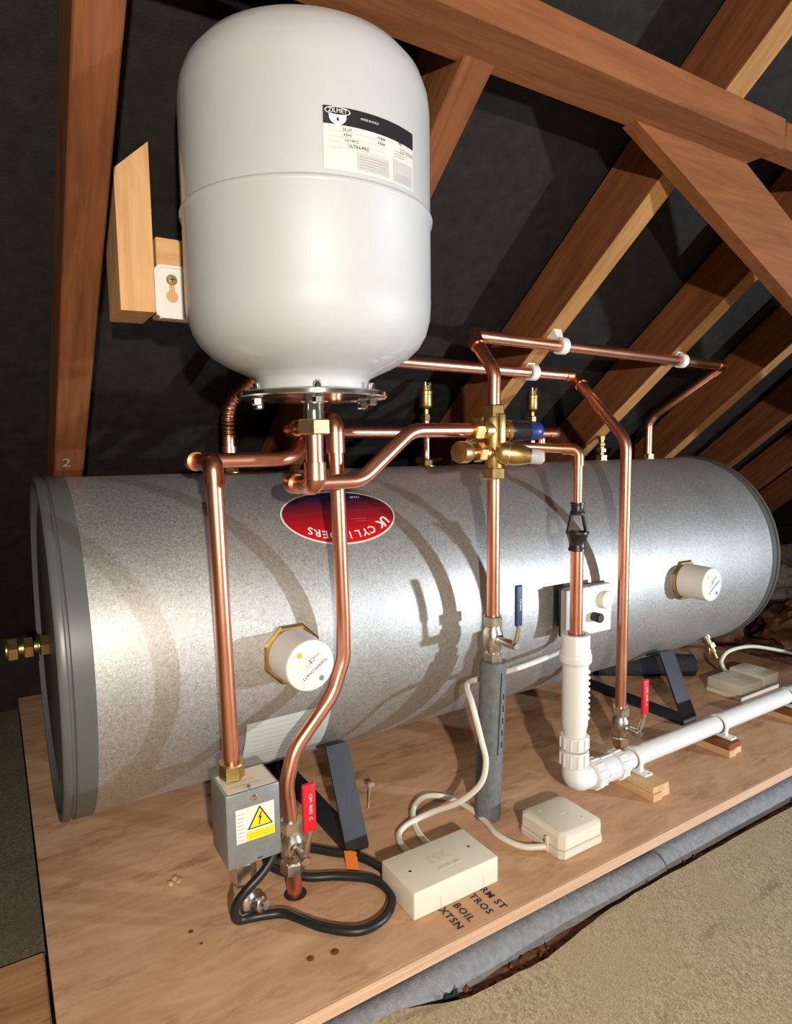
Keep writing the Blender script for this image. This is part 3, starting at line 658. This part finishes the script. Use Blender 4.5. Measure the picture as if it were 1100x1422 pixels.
# ================================================================== valves
def ball_valve(x, y, z0, z1, lab, col, lever, hubz, wl, txt, stem=.046, chrome=NICKEL):
    t = thing('ball_valve', lab, 'valve', (x, y, z0)); h = z1-z0
    MB().hexn((x, y, z0), (0, 0, 1), .031, h*.22).build('nut', chrome, t)
    MB().hexn((x, y, z1-h*.22), (0, 0, 1), .031, h*.22).build('nut', chrome, t)
    c = (z0+z1)/2
    MB().lathe((x, y, 0), (0, 0, 1), [(.0125, z0+h*.18), (.0135, z0+h*.24), (.0135, z0+h*.28), (.0165, z0+h*.34), (.0178, c), (.0165, z0+h*.66), (.0135, z0+h*.72), (.0135, z0+h*.77), (.0125, z0+h*.82)], 28).build('body', chrome, t)
    MB().lathe((x, y-.010, hubz), (0, -1, 0), [(.0095, 0), (.0095, .010), (.0075, .012), (.0075, stem-.014), (.006, stem-.012)], 20).build('stem', chrome, t)
    MB().hexn((x, y-stem+.003, hubz), (0, -1, 0), .013, .007).build('stem_nut', CHROME, t)
    lx, z_lo, z_hi = lever
    lv = MB().tube([(x, y-stem+.004, hubz), (x+(lx-x)*.3, y-stem-.001, hubz+.012), (lx, y-stem-.004, z_lo-.004), (lx, y-stem-.004, z_lo+.01)], [.0045, .0045, .004, .004], 10).build('lever', chrome, t)
    sl = MB().box((lx-wl/2, y-stem-.008, z_lo), (lx+wl/2, y-stem-.001, z_hi), .0025, 3).build('lever_sleeve', col, lv); sl['label'] = 'coloured plastic lever sleeve'
    pl = flatplace((lx+.001, y-stem-.0083, (z_lo+z_hi)/2+.002), (0, 0, -1), (1, 0, 0))
    lettering('lever_lettering', txt, .0068 if wl > .015 else .005, pl, LETTERW, sl, 1.0)
    return t
ball_valve(.3345, .832, .036, .116, 'nickel ball valve with a red lever beside the grey junction box', REDS, (.340, .121, .190), .078, .0195, 'CIM  8005  C')
ball_valve(1.0625, .845, .030, .112, 'nickel ball valve with a red lever behind the white waste pipe', REDS, (1.071, .110, .181), .070, .0175, 'CIM  8005  C')
ball_valve(.711, .832, .276, .358, 'nickel ball valve with a blue lever on top of the grey lagging', BLUES, (.713, .352, .420), .318, .0135, 'CIM 8005', .056)
t = pipe('copper_pipe', 'short copper tail below the right-hand red lever valve', [(1.0645, .845, -.016), (1.0635, .845, .034)], 0)
# grey lagging on the riser below the blue valve
t = thing('lagged_pipe', 'upright grey foam-lagged pipe under the blue lever valve', 'pipe', (.70, .832, 0))
pts = [(.6985, .832, .0005), (.703, .832, .10), (.709, .832, .20), (.7115, .832, .278)]
MB().tube(smoothpath(pts, 6), .0228, 28).build('foam_sleeve', FOAM, t)
MB().tube([(.7105, .8085, .262), (.702, .8085, .12)], .0008, 6).build('foam_slit', FOAMD, t)
for k in range(5): MB().box((.7145-.001*k, .8090, .215-.021*k), (.7165-.001*k, .8100, .225-.021*k)).build('printed_mark', LABELK, t, smooth=False)
# grey box with the hazard label on the left riser
t = thing('actuator_box', 'grey metal actuator box with a yellow hazard label on the left riser', 'control box', (.262, .83, .098))
x0, x1, y0, y1, z0, z1 = .228, .302, .789, .857, .099, .201
mb = MB().box((x0, y0, z0), (x1, y1, z1), .003).build('cover', STEEL, t)
MB().box((x0+.004, y0+.004, z1-.0002), (x1-.004, y1-.010, z1+.0004)).build('paper_label', CREAM, t, smooth=False)
for k in range(3): MB().box((x0+.012, y0+.016+k*.012, z1+.0004), (x1-.02-.006*k, y0+.0175+k*.012, z1+.0006)).build('printed_line', LABELG, t, smooth=False)
MB().lathe((.266, y0, .190), (0, -1, 0), [(.0042, 0), (.004, .0018), (.002, .0026), (0, .0027)], 16).build('screw', CHROME, t)
MB().lathe((.262, y0+.006, z1), (0, 0, 1), [(.003, 0), (.003, .003), (0, .004)], 12).build('screw', CHROME, t)
yf = y0-.0004
hz = MB().box((.2405, yf, .132), (.2930, y0, .1785)).build('hazard_label', WHITEPAP, t, smooth=False)
yy = yf-.0003
MB().add([(.2555, yy, .1475), (.2905, yy, .1475), (.2730, yy, .1770)], [[0, 1, 2]]).build('triangle_border', LABELK, hz, smooth=False)
yy -= .0003
MB().add([(.2585, yy, .1492), (.2875, yy, .1492), (.2730, yy, .1737)], [[0, 1, 2]]).build('triangle', YELLOW, hz, smooth=False)
yy -= .0003
MB().add([(.2745, yy, .1685), (.2705, yy, .1600), (.2728, yy, .1606), (.2710, yy, .1530), (.2702, yy, .1535), (.2712, yy, .1508), (.2728, yy, .1528), (.2719, yy, .1530), (.2757, yy, .1622), (.2734, yy, .1616), (.2757, yy, .1683)], [[0, 1, 2, 3, 4, 5, 6, 7, 8, 9, 10]]).build('lightning_bolt', LABELK, hz, smooth=False)
yy = yf-.0003
MB().box((.2545, yy-.0003, .1325), (.2925, yy, .1445)).build('yellow_panel', YELLOW, hz, smooth=False)
for k in range(2): MB().box((.258, yy-.0006, .1358+k*.0040), (.289-.004*k, yy-.0003, .1368+k*.0040)).build('printed_line', AMBER, hz, smooth=False)
for k in range(8): MB().box((.2425, yy-.0003, .136+k*.005), (.2510, yy, .1368+k*.005)).build('printed_line', LABELL, hz, smooth=False)
MB().box((.268, yf, .1035), (.275, y0, .1050)).build('slot', LABELK, t, smooth=False)
for k in range(7): MB().box((.252+.005*k, y0-.0004, .1200), (.2555+.005*k, y0, .1235)).build('embossed_mark', STEEL, t, smooth=False)
# motorised valve body on the left riser
t = thing('compression_valve', 'nickel compression valve under the grey actuator box', 'valve', (.262, .832, 0))
MB().lathe((.263, .832, 0), (0, 0, 1), [(.012, .0005), (.0165, .004), (.018, .018), (.0155, .030), (.013, .034), (.013, .052), (.0105, .053)], 26).build('body', NICKEL, t)
MB().hexn((.2615, .832, .052), (0, 0, 1), .031, .030).build('nut', NICKEL, t)
MB().lathe((.2625, .832, .036), (0, 0, 1), [(.0145, 0), (.0155, .003), (.0145, .006), (.0155, .009), (.0145, .012)], 24).build('thread', CHROME, t)
MB().lathe((.270, .822, .018), V((.5, -.8, .2)), [(.010, 0), (.010, .016), (.006, .018), (.006, .024)], 16).build('spindle', NICKEL, t)
MB().hexn((.2515, .832, .202), (0, 0, 1), .029, .020).build('nut', BRASS, t)
MB().lathe((.2515, .832, .200), (0, 0, 1), [(.0125, .0), (.0125, .022), (.0175, .0225), (.0170, .0255), (.0115, .0256)], 24).build('brass_collar', BRASS, t)

# ================================================================== brass inlet valve group
VX, VY = .712, .832
g = thing('inlet_valve_group', 'brass inlet valve group with a blue and black knob on the middle riser', 'valve', (VX, VY, .59))
MB().lathe((VX, VY, 0), (0, 0, 1), [(.012, .600), (.0145, .606), (.0150, .640), (.0170, .648), (.0170, .690), (.0135, .696), (.0125, .700)], 24).build('body', BRASS, g)
MB().box((VX-.005, VY-.021, .648), (VX+.009, VY-.010, .698), .003).build('rib', BRASS, g)
MB().hexn((VX, VY, .691), (0, 0, 1), .033, .021).build('nut', BRASS, g)
MB().hexn((VX, VY, .590), (0, 0, 1), .035, .018).build('nut', BRASS, g)
MB().lathe((VX, VY, .671), (-1, 0, 0), [(.0155, 0), (.0155, .024), (.0125, .026), (.0125, .05)], 22).build('inlet_port', BRASS, g)
MB().hexn((VX-.031, VY, .671), (-1, 0, 0), .034, .018).build('nut', BRASS, g)
kd = V((.93, -.36, 0)).normalized(); k0 = V((VX+.012, VY-.004, .669))
MB().lathe(k0, kd, [(.0145, 0), (.0145, .010), (.0185, .011), (.0185, .016), (.012, .017)], 24).build('knob_ring', BRASSL, g)
kn = MB().lathe(k0, kd, [(.0165, .017), (.0175, .020), (.0165, .030), (.0175, .036), (.0160, .046), (.0165, .050)], 24).build('cartridge_cap', BLACKP, g)
MB().lathe(k0, kd, [(.0168, .049), (.0160, .060), (.0125, .070), (.006, .074), (0, .0745)], 24).build('blue_knob', BLUEP, g)
# lower relief cartridge
ld = V((-1, -.05, .02)).normalized(); l0 = V((VX-.008, VY, .634))
MB().lathe(l0, ld, [(.013, 0), (.013, .018)], 20).build('branch', BRASS, g)
MB().hexn(l0+ld*.016, ld, .029, .016).build('nut', BRASS, g)
MB().tube([l0+ld*.026, l0+ld*.062], .0085, 16).build('branch_tube', COPPER, g)
MB().hexn(l0+ld*.050, ld, .029, .013).build('nut', BRASS, g)
MB().lathe(l0, V((-1, -.25, .02)), [(.0100, .058), (.0165, .062), (.0175, .066), (.0175, .080), (.0165, .083), (.010, .084), (0, .084)], 24).build('blanking_cap', BRASS, g)
bd_ = V((.80, -.58, -.12)).normalized(); b0 = V((VX+.002, VY-.006, .634))
MB().lathe(b0, bd_, [(.014, -.004), (.0195, .002), (.0205, .010), (.0205, .018), (.0188, .020), (.0188, .030), (.0165, .042), (.0145, .050), (.013, .053), (.0125, .056)], 28).build('bonnet', BRASS, g)
MB().lathe(b0, bd_, [(.0125, .055), (.0128, .058), (.0120, .072), (.0105, .076), (0, .0765)], 22).build('plastic_plug', LABELL, g)

# ================================================================== air vents on the cylinder top
def airvent(x, lab):
    t = thing('air_vent', lab, 'air vent', (x, YC, .605), 'automatic air vents'); z = .618
    MB().tube([(x, YC, .612), (x, YC, .700)], .0075, 14).build('stub', COPPER, t)
    MB().hexn((x, YC, .700), (0, 0, 1), .018, .014).build('nut', BRASSL, t)
    MB().lathe((x, YC, 0), (0, 0, 1), [(.006, .712), (.0060, .724), (.0115, .728), (.0135, .732), (.0135, .755), (.0145, .756), (.0145, .762), (.0120, .764), (.0110, .774), (.004, .775)], 22).build('body', BRASS, t)
    MB().lathe((x+.006, YC-.004, .772), (0, 0, 1), [(.0052, 0), (.0056, .008), (.003, .0095), (0, .0096)], 12).build('vent_cap', BLACKP, t)
    MB().lathe((x-.004, YC-.004, .772), (0, 0, 1), [(.003, 0), (.003, .009), (0, .0095)], 10).build('valve_pin', BRASSL, t)
airvent(.797, 'brass automatic air vent on the cylinder top just right of the vessel')
airvent(1.105, 'brass automatic air vent on the cylinder top right of the valve group')
t = thing('blanking_stub', 'short brass capped stub on the cylinder top beside the right-hand pipes', 'fitting', (1.35, YC, .62))
MB().lathe((1.35, YC, 0), (0, 0, 1), [(.0075, .614), (.0075, .640), (.010, .642), (.010, .648), (.007, .650), (.007, .656), (.0095, .657), (.0095, .666), (0, .667)], 16).build('stem', BRASS, t)
MB().hexn((1.35, YC, .624), (0, 0, 1), .021, .011).build('nut', BRASSL, t)

# ================================================================== white pipe clips on the rafters
def clip(x, y, z, lab):
    t = thing('pipe_clip', lab, 'pipe clip', (x, y, z), 'white pipe clips on the rafters')
    p = V((x, y, z)); d = roofz(y)-z; dist = d*NR.z
    side = V((0, 1, -RS)).normalized(); a0 = R(-125); pts = []
    for k in range(25):
        a = a0+R(250)*k/24; pts.append((-NR*math.cos(a) + side*math.sin(a)))
    pts = pts
    m = MB()
    w_ = .0085
    for sgn in (-1, 1):
        for q in pts: m.v.append(p+q*(-1)*.0116*-1+V((sgn*w_, 0, 0)))
        for q in pts: m.v.append(p+q*.0162+V((sgn*w_, 0, 0)))
    n = 25
    for i in range(n-1):
        m.f += [[i, i+1, n+i+1, n+i], [2*n+i, 3*n+i, 3*n+i+1, 2*n+i+1], [i, 2*n+i, 2*n+i+1, i+1], [n+i, n+i+1, 3*n+i+1, 3*n+i]]
    for e in (0, n-1): m.f.append([e, n+e, 3*n+e, 2*n+e])
    m.build('hook', WHITEP, t, ang=50)
    c0 = p+NR*.0125; c1 = p+NR*max(dist, .0135)
    mm = MB(); ex = V((1, 0, 0))
    v = []
    for c, hw, hd in ((c0, .008, .0075), (c1, .0105, .013)):
        for sx, sy in ((-1, -1), (1, -1), (1, 1), (-1, 1)): v.append(c+ex*hw*sx+side*hd*sy)
    mm.add(v, [[0, 3, 2, 1], [4, 5, 6, 7], [0, 1, 5, 4], [1, 2, 6, 5], [2, 3, 7, 6], [3, 0, 4, 7]]).build('foot', WHITEP, t, smooth=False)
clip(.942, .9047, .8335, 'white pipe clip on the upper copper run above the valve group')
clip(1.352, .9310, .8325, 'white pipe clip on the upper copper run farther right')
clip(.942, .9834, .7915, 'white pipe clip on the lower copper run above the valve group')

# ================================================================== white waste trap and pipe
t = thing('waste_trap', 'white plastic waterless waste trap standing below the tundish', 'waste trap', (PX, PY, .06))
MB().lathe((PX, PY, 0), (0, 0, 1), [(.0165, .290), (.0165, .318), (.0235, .318), (.0245, .316), (.0245, .292), (.0262, .289), (.0262, .270), (.0232, .266), (.0228, .262)], 36).build('top_collar', WHITEP, t)
MB().lathe((PX, PY, 0), (0, 0, 1), [(.0165, .288), (.0165, .284), (.0268, .284), (.0280, .281), (.0280, .271), (.0268, .268), (.0235, .266)], 36).build('ring_nut', WHITEP, t)
MB().lathe((PX, PY, 0), (0, 0, 1), [(.0225, .270), (.0225, .262), (.0230, .165), (.0228, .155), (.0195, .140), (.0190, .118), (.0175, .116)], 36).build('body', WHITEP, t)
for k in range(9):
    z = .248-k*.0105; MB().lathe((PX+.020, PY-.0095, z), (.9, -.42, 0), [(.0035, 0), (.0035, .004), (.002, .005)], 10).build('rib', WHITEP, t)
for zz, h in ((.112, .024), (.080, .028)):
    m = MB().lathe((PX, PY, zz), (0, 0, 1), [(.0235, 0), (.0245, .002), (.0245, h-.003), (.0235, h)], 32); nt_ = m.build('union_nut', WHITEP, t)
    for k in range(12):
        a = R(k*30); p = V((PX+.0245*math.cos(a), PY+.0245*math.sin(a), zz)); d = V((math.cos(a), math.sin(a), 0)); q = V((-d.y, d.x, 0))
        MB().add([p-q*.0022+V((0, 0, .002)), p+q*.0022+V((0, 0, .002)), p+q*.0022+V((0, 0, h-.002)), p-q*.0022+V((0, 0, h-.002)), p-q*.0012+d*.0018+V((0, 0, .003)), p+q*.0012+d*.0018+V((0, 0, .003)), p+q*.0012+d*.0018+V((0, 0, h-.003)), p-q*.0012+d*.0018+V((0, 0, h-.003))],
            [[4, 5, 6, 7], [0, 1, 5, 4], [1, 2, 6, 5], [2, 3, 7, 6], [3, 0, 4, 7]]).build('grip_rib', WHITEP, nt_, smooth=False)
WZ = .050
t = thing('waste_pipe', 'white plastic waste pipe running right along the board from the trap elbow', 'waste pipe', (PX, PY, WZ-.02))
MB().tube(fillet([(PX, PY, .085), (PX, PY, WZ), (PX+.045, PY-.002, WZ)], .024, 12), .0212, 30).build('elbow', WHITEP, t)
MB().tube([(PX+.02, PY-.002, WZ), (2.6, .767, WZ+.002)], .0180, 30).build('tube', WHITEP, t)
def xnut(x0, x1, r_, name='union_nut', ribs=12):
    m = MB().lathe((x0, PY-.003, WZ), (1, 0, 0), [(r_-.002, 0), (r_, .002), (r_, x1-x0-.002), (r_-.002, x1-x0)], 32); nt_ = m.build(name, WHITEP, t)
    for k in range(ribs):
        a = R(k*360/ribs); d = V((0, math.cos(a), math.sin(a))); q = V((0, -d.z, d.y)); p = V((x0, PY-.003, WZ))+d*r_
        h0, h1 = V((.002, 0, 0)), V((x1-x0-.002, 0, 0))
        MB().add([p-q*.0025+h0, p+q*.0025+h0, p+q*.0025+h1, p-q*.0025+h1, p-q*.0013+d*.0018+h0, p+q*.0013+d*.0018+h0, p+q*.0013+d*.0018+h1, p-q*.0013+d*.0018+h1],
            [[4, 5, 6, 7], [0, 1, 5, 4], [1, 2, 6, 5], [2, 3, 7, 6], [3, 0, 4, 7]]).build('grip_rib', WHITEP, nt_, smooth=False)
xnut(PX+.038, PX+.062, .0255); xnut(PX+.064, PX+.100, .0235, 'coupler', 4); xnut(PX+.100, PX+.122, .0255)
def pclip(x, lab):
    c = thing('waste_pipe_clip', lab, 'pipe clip', (x, PY-.004, WZ-.03), 'white waste pipe clips')
    yy = PY-.003-.003*(x-PX)/1.0
    MB().lathe((x-.006, yy, WZ), (1, 0, 0), [(.0182, 0), (.0212, 0), (.0218, .001), (.0218, .011), (.0212, .012), (.0182, .012), (.0182, 0)], 36).build('band', WHITEP, c)
    MB().box((x-.005, yy-.020, .029), (x+.005, yy-.014, WZ-.008), .001).build('leg', WHITEP, c)
    ft = MB().box((x-.008, yy-.034, .0265), (x+.014, yy+.012, .0310), .0015).build('foot', WHITEP, c)
    MB().lathe((x+.006, yy-.028, .0310), (0, 0, 1), [(.004, 0), (.003, .001), (0, .0012)], 12).build('screw', CHROME, ft)
def block(x0, x1, y0, y1, h, lab, dark):
    b = thing('timber_block', lab, 'timber block', ((x0+x1)/2, (y0+y1)/2, 0), 'timber blocks under the waste pipe')
    mid = (x0+x1)/2
    MB().box((x0, y0, .0002), (mid-.001, y1, h*.55), .001, 1).build('batten', BLOCKW, b, smooth=False)
    MB().box((mid+.001, y0+.004, .0002), (x1, y1, h*.52), .001, 1).build('batten', BLOCKW, b, smooth=False)
    MB().box((x0+.002, y0+.003, h*.56), (x1-.004, y1, h), .001, 1).build('packer', PURL if dark else BLOCKW, b, smooth=False)
block(.974, 1.026, .699, .80, .0262, 'pale timber packing block under the waste pipe next to the trap', False)
block(1.247, 1.296, .720, .81, .0262, 'timber packing block with a brown top under the waste pipe, middle one', True)
block(1.525, 1.575, .715, .81, .0262, 'timber packing block under the waste pipe at the right picture edge', True)
pclip(1.003, 'white pipe clip on the waste pipe next to the trap coupler')
pclip(1.278, 'white pipe clip midway along the waste pipe')
pclip(1.556, 'white pipe clip on the waste pipe at the right picture edge')

# ================================================================== junction boxes and cables
t = thing('junction_box', 'large cream rectangular junction box beside the black cable loop', 'junction box', (.525, .733, 0), 'cream junction boxes')
bx = MB().box((.4505, .690, .0005), (.6005, .776, .0405), .0022, 3).build('cover', CREAM, t)
for x, y in ((.4725, .733), (.5785, .733)): MB().lathe((x, y, .0403), (0, 0, 1), [(.0022, 0), (.0022, .0004)], 12).build('screw_hole', LABELK, bx)
lettering('embossed_lettering', 'MK', .026, flatplace((.527, .737, .0409), (1, 0, 0), (0, 1, 0)), CREAMD, bx)
for k in range(3): MB().box((.510+.014*k, .712, .0404), (.520+.014*k, .718, .0409)).build('embossed_bar', CREAMD, bx, smooth=False)
for x in (.4955, .572): MB().box((x, .6896, .001), (x+.0008, .6905, .020)).build('knockout_line', CREAMD, bx, smooth=False)
def chamfbox(x0, x1, y0, y1, z0, z1, c, ch):
    m = MB(); rings = []
    for z, ins in ((z0, ch), (z0+ch, 0), (z1-ch*1.6, 0), (z1-ch*.2, ch*1.6), (z1, ch*2.0)):
        a0, a1, b0, b1 = x0+ins, x1-ins, y0+ins, y1-ins
        rings.append([(a0+c, b0, z), (a1-c, b0, z), (a1, b0+c, z), (a1, b1-c, z), (a1-c, b1, z), (a0+c, b1, z), (a0, b1-c, z), (a0, b0+c, z)])
    v = [p for r_ in rings for p in r_]; f = []
    for j in range(len(rings)-1):
        for i in range(8): k = (i+1) % 8; f.append([j*8+i, j*8+k, (j+1)*8+k, (j+1)*8+i])
    f.append(list(range(8))[::-1]); f.append([(len(rings)-1)*8+i for i in range(8)])
    return m.add(v, f)
t = thing('junction_box', 'square cream junction box with chamfered corners near the waste trap', 'junction box', (.762, .72, 0), 'cream junction boxes')
chamfbox(.713, .811, .671, .769, .0005, .012, .007, .001).build('base', CREAMD, t, smooth=False)
lid = chamfbox(.714, .810, .672, .768, .0125, .040, .008, .0036).build('lid', CREAM, t, ang=25)
for x, y in ((.738, .745), (.784, .694)): MB().lathe((x, y, .0399), (0, 0, 1), [(.0024, 0), (.0018, .0005)], 12).build('screw', CREAMD, lid)
MB().box((.757, .7195, .0398), (.771, .7205, .0404)).build('embossed_bar', CREAMD, lid, smooth=False)
MB().box((.7095, .699, .002), (.7145, .705, .028), .001, 1).build('cable_entry', CREAMD, t)
t = thing('junction_box', 'cream two-part junction box at the far right behind the waste pipe', 'junction box', (1.64, .92, 0), 'cream junction boxes')
MB().box((1.552, .872, .0005), (1.726, .966, .012), .001, 1).build('base', CREAM, t)
l1 = MB().box((1.553, .873, .0122), (1.650, .965, .038), .003).build('lid', CREAMD, t)
l2 = MB().box((1.652, .873, .0122), (1.725, .965, .044), .003).build('lid', CREAMD, t)
MB().lathe((1.60, .92, .0378), (0, 0, 1), [(.014, 0), (.014, .0012), (.012, .0014)], 24).build('embossed_disc', CREAMD, l1)
MB().lathe((1.69, .92, .0438), (0, 0, 1), [(.003, 0), (.002, .0008)], 12).build('screw', CREAM, l2)
def cable(name, lab, pts, r_, mat, n=7):
    t = thing(name, lab, 'cable', pts[0]); MB().tube(smoothpath(pts, n), r_, 14).build('sheath', mat, t); return t
bk = cable('black_cable', 'thick black cable looping over the plywood from the grey box to the junction box',
    [(.296, .803, .101), (.291, .800, .088), (.275, .798, .073), (.255, .797, .060), (.2405, .799, .044), (.2385, .804, .027), (.245, .810, .012), (.262, .811, .0072), (.285, .804, .0068), (.308, .790, .0068), (.338, .742, .0068), (.376, .709, .0068), (.417, .712, .0068), (.446, .742, .0068), (.443, .786, .0068), (.403, .823, .0068), (.362, .846, .0075), (.329, .880, .012), (.322, .908, .014), (.346, .927, .0085), (.386, .916, .0068), (.420, .881, .0068), (.445, .852, .008), (.458, .817, .011), (.468, .775, .012)], .0062, CABLEK)
# last reach of the cable enters the box end
m = MB()
og = MB().box((.4400, .850, .0145), (.4440, .866, .0165), 0)
og.add([(.431, .842, .016), (.447, .836, .0165), (.452, .852, .0150), (.436, .858, .0150)], [[0, 1, 2, 3]])
tape = MB().tube([(.4395, .8590, .0078), (.4450, .8510, .0082)], .0069, 14).build('orange_tape', ORANGE, bk)
MB().add([(.433, .862, .0150), (.4475, .8475, .0155), (.4385, .824, .0030), (.4230, .8360, .0030)], [[0, 1, 2, 3]]).build('orange_flag', ORANGE, bk, smooth=False)
cable('white_cable', 'white cable from the thermostat, round the grey lagging to the large junction box',
    [(.943, .868, .262), (.918, .869, .250), (.87, .867, .243), (.80, .868, .236), (.735, .868, .234), (.690, .864, .236), (.662, .842, .238), (.648, .812, .226), (.6480, .800, .200), (.656, .797, .165), (.6645, .795, .125), (.657, .800, .086), (.632, .826, .050), (.600, .862, .024), (.566, .876, .0095), (.540, .868, .0058), (.528, .850, .0058), (.522, .820, .0062), (.520, .770, .0080)], .0050, CABLEW)
cable('white_cable', 'white cable looping from the large junction box to the square one',
    [(.558, .772, .010), (.561, .817, .0062), (.570, .864, .0058), (.594, .908, .0100), (.632, .926, .0125), (.668, .910, .0075), (.682, .868, .0056), (.680, .815, .0056), (.672, .772, .0056), (.684, .728, .0056), (.714, .703, .0085)], .0050, CABLEW)
cable('white_cable', 'white cable arching out of the far right junction box',
    [(1.660, .962, .012), (1.652, .980, .036), (1.640, .980, .060), (1.674, .980, .080), (1.770, .980, .076), (1.884, .980, .049), (2.008, .980, .012), (2.15, .985, -.03), (2.4, 1.0, -.07)], .0050, CABLEW)
# small things on the plywood
t = thing('cable_tie', 'translucent cable tie end lying on the plywood by the left stand', 'cable tie', (.55, .99, 0))
MB().tube(smoothpath([(.535, .965, .003), (.548, .985, .010), (.560, 1.0, .020)]), .0013, 8).build('tail', RESIN, t)
MB().box((.556, .998, .018), (.568, 1.006, .026), .001, 1).build('head', RESIN, t)
for k, (x, y) in enumerate(((.188, .950), (.196, .958), (.200, .950))):
    bm = bmesh.new(); bmesh.ops.create_icosphere(bm, subdivisions=1, radius=1)
    for q in bm.verts: q.co = V((x+q.co.x*.005*(1+.3*math.sin(q.co.y*5+k)), y+q.co.y*.006, max(0.0003, .003+q.co.z*.0035)))
    tag(MB().bm(bm).build('wood_crumb', CRUMBM, base=(x, y, 0)), ('pale wood crumb on the plywood, leftmost of the three', 'pale wood crumb on the plywood, rearmost of the three', 'pale wood crumb on the plywood, rightmost of the three')[k], 'crumb', 'pale crumbs on the plywood')
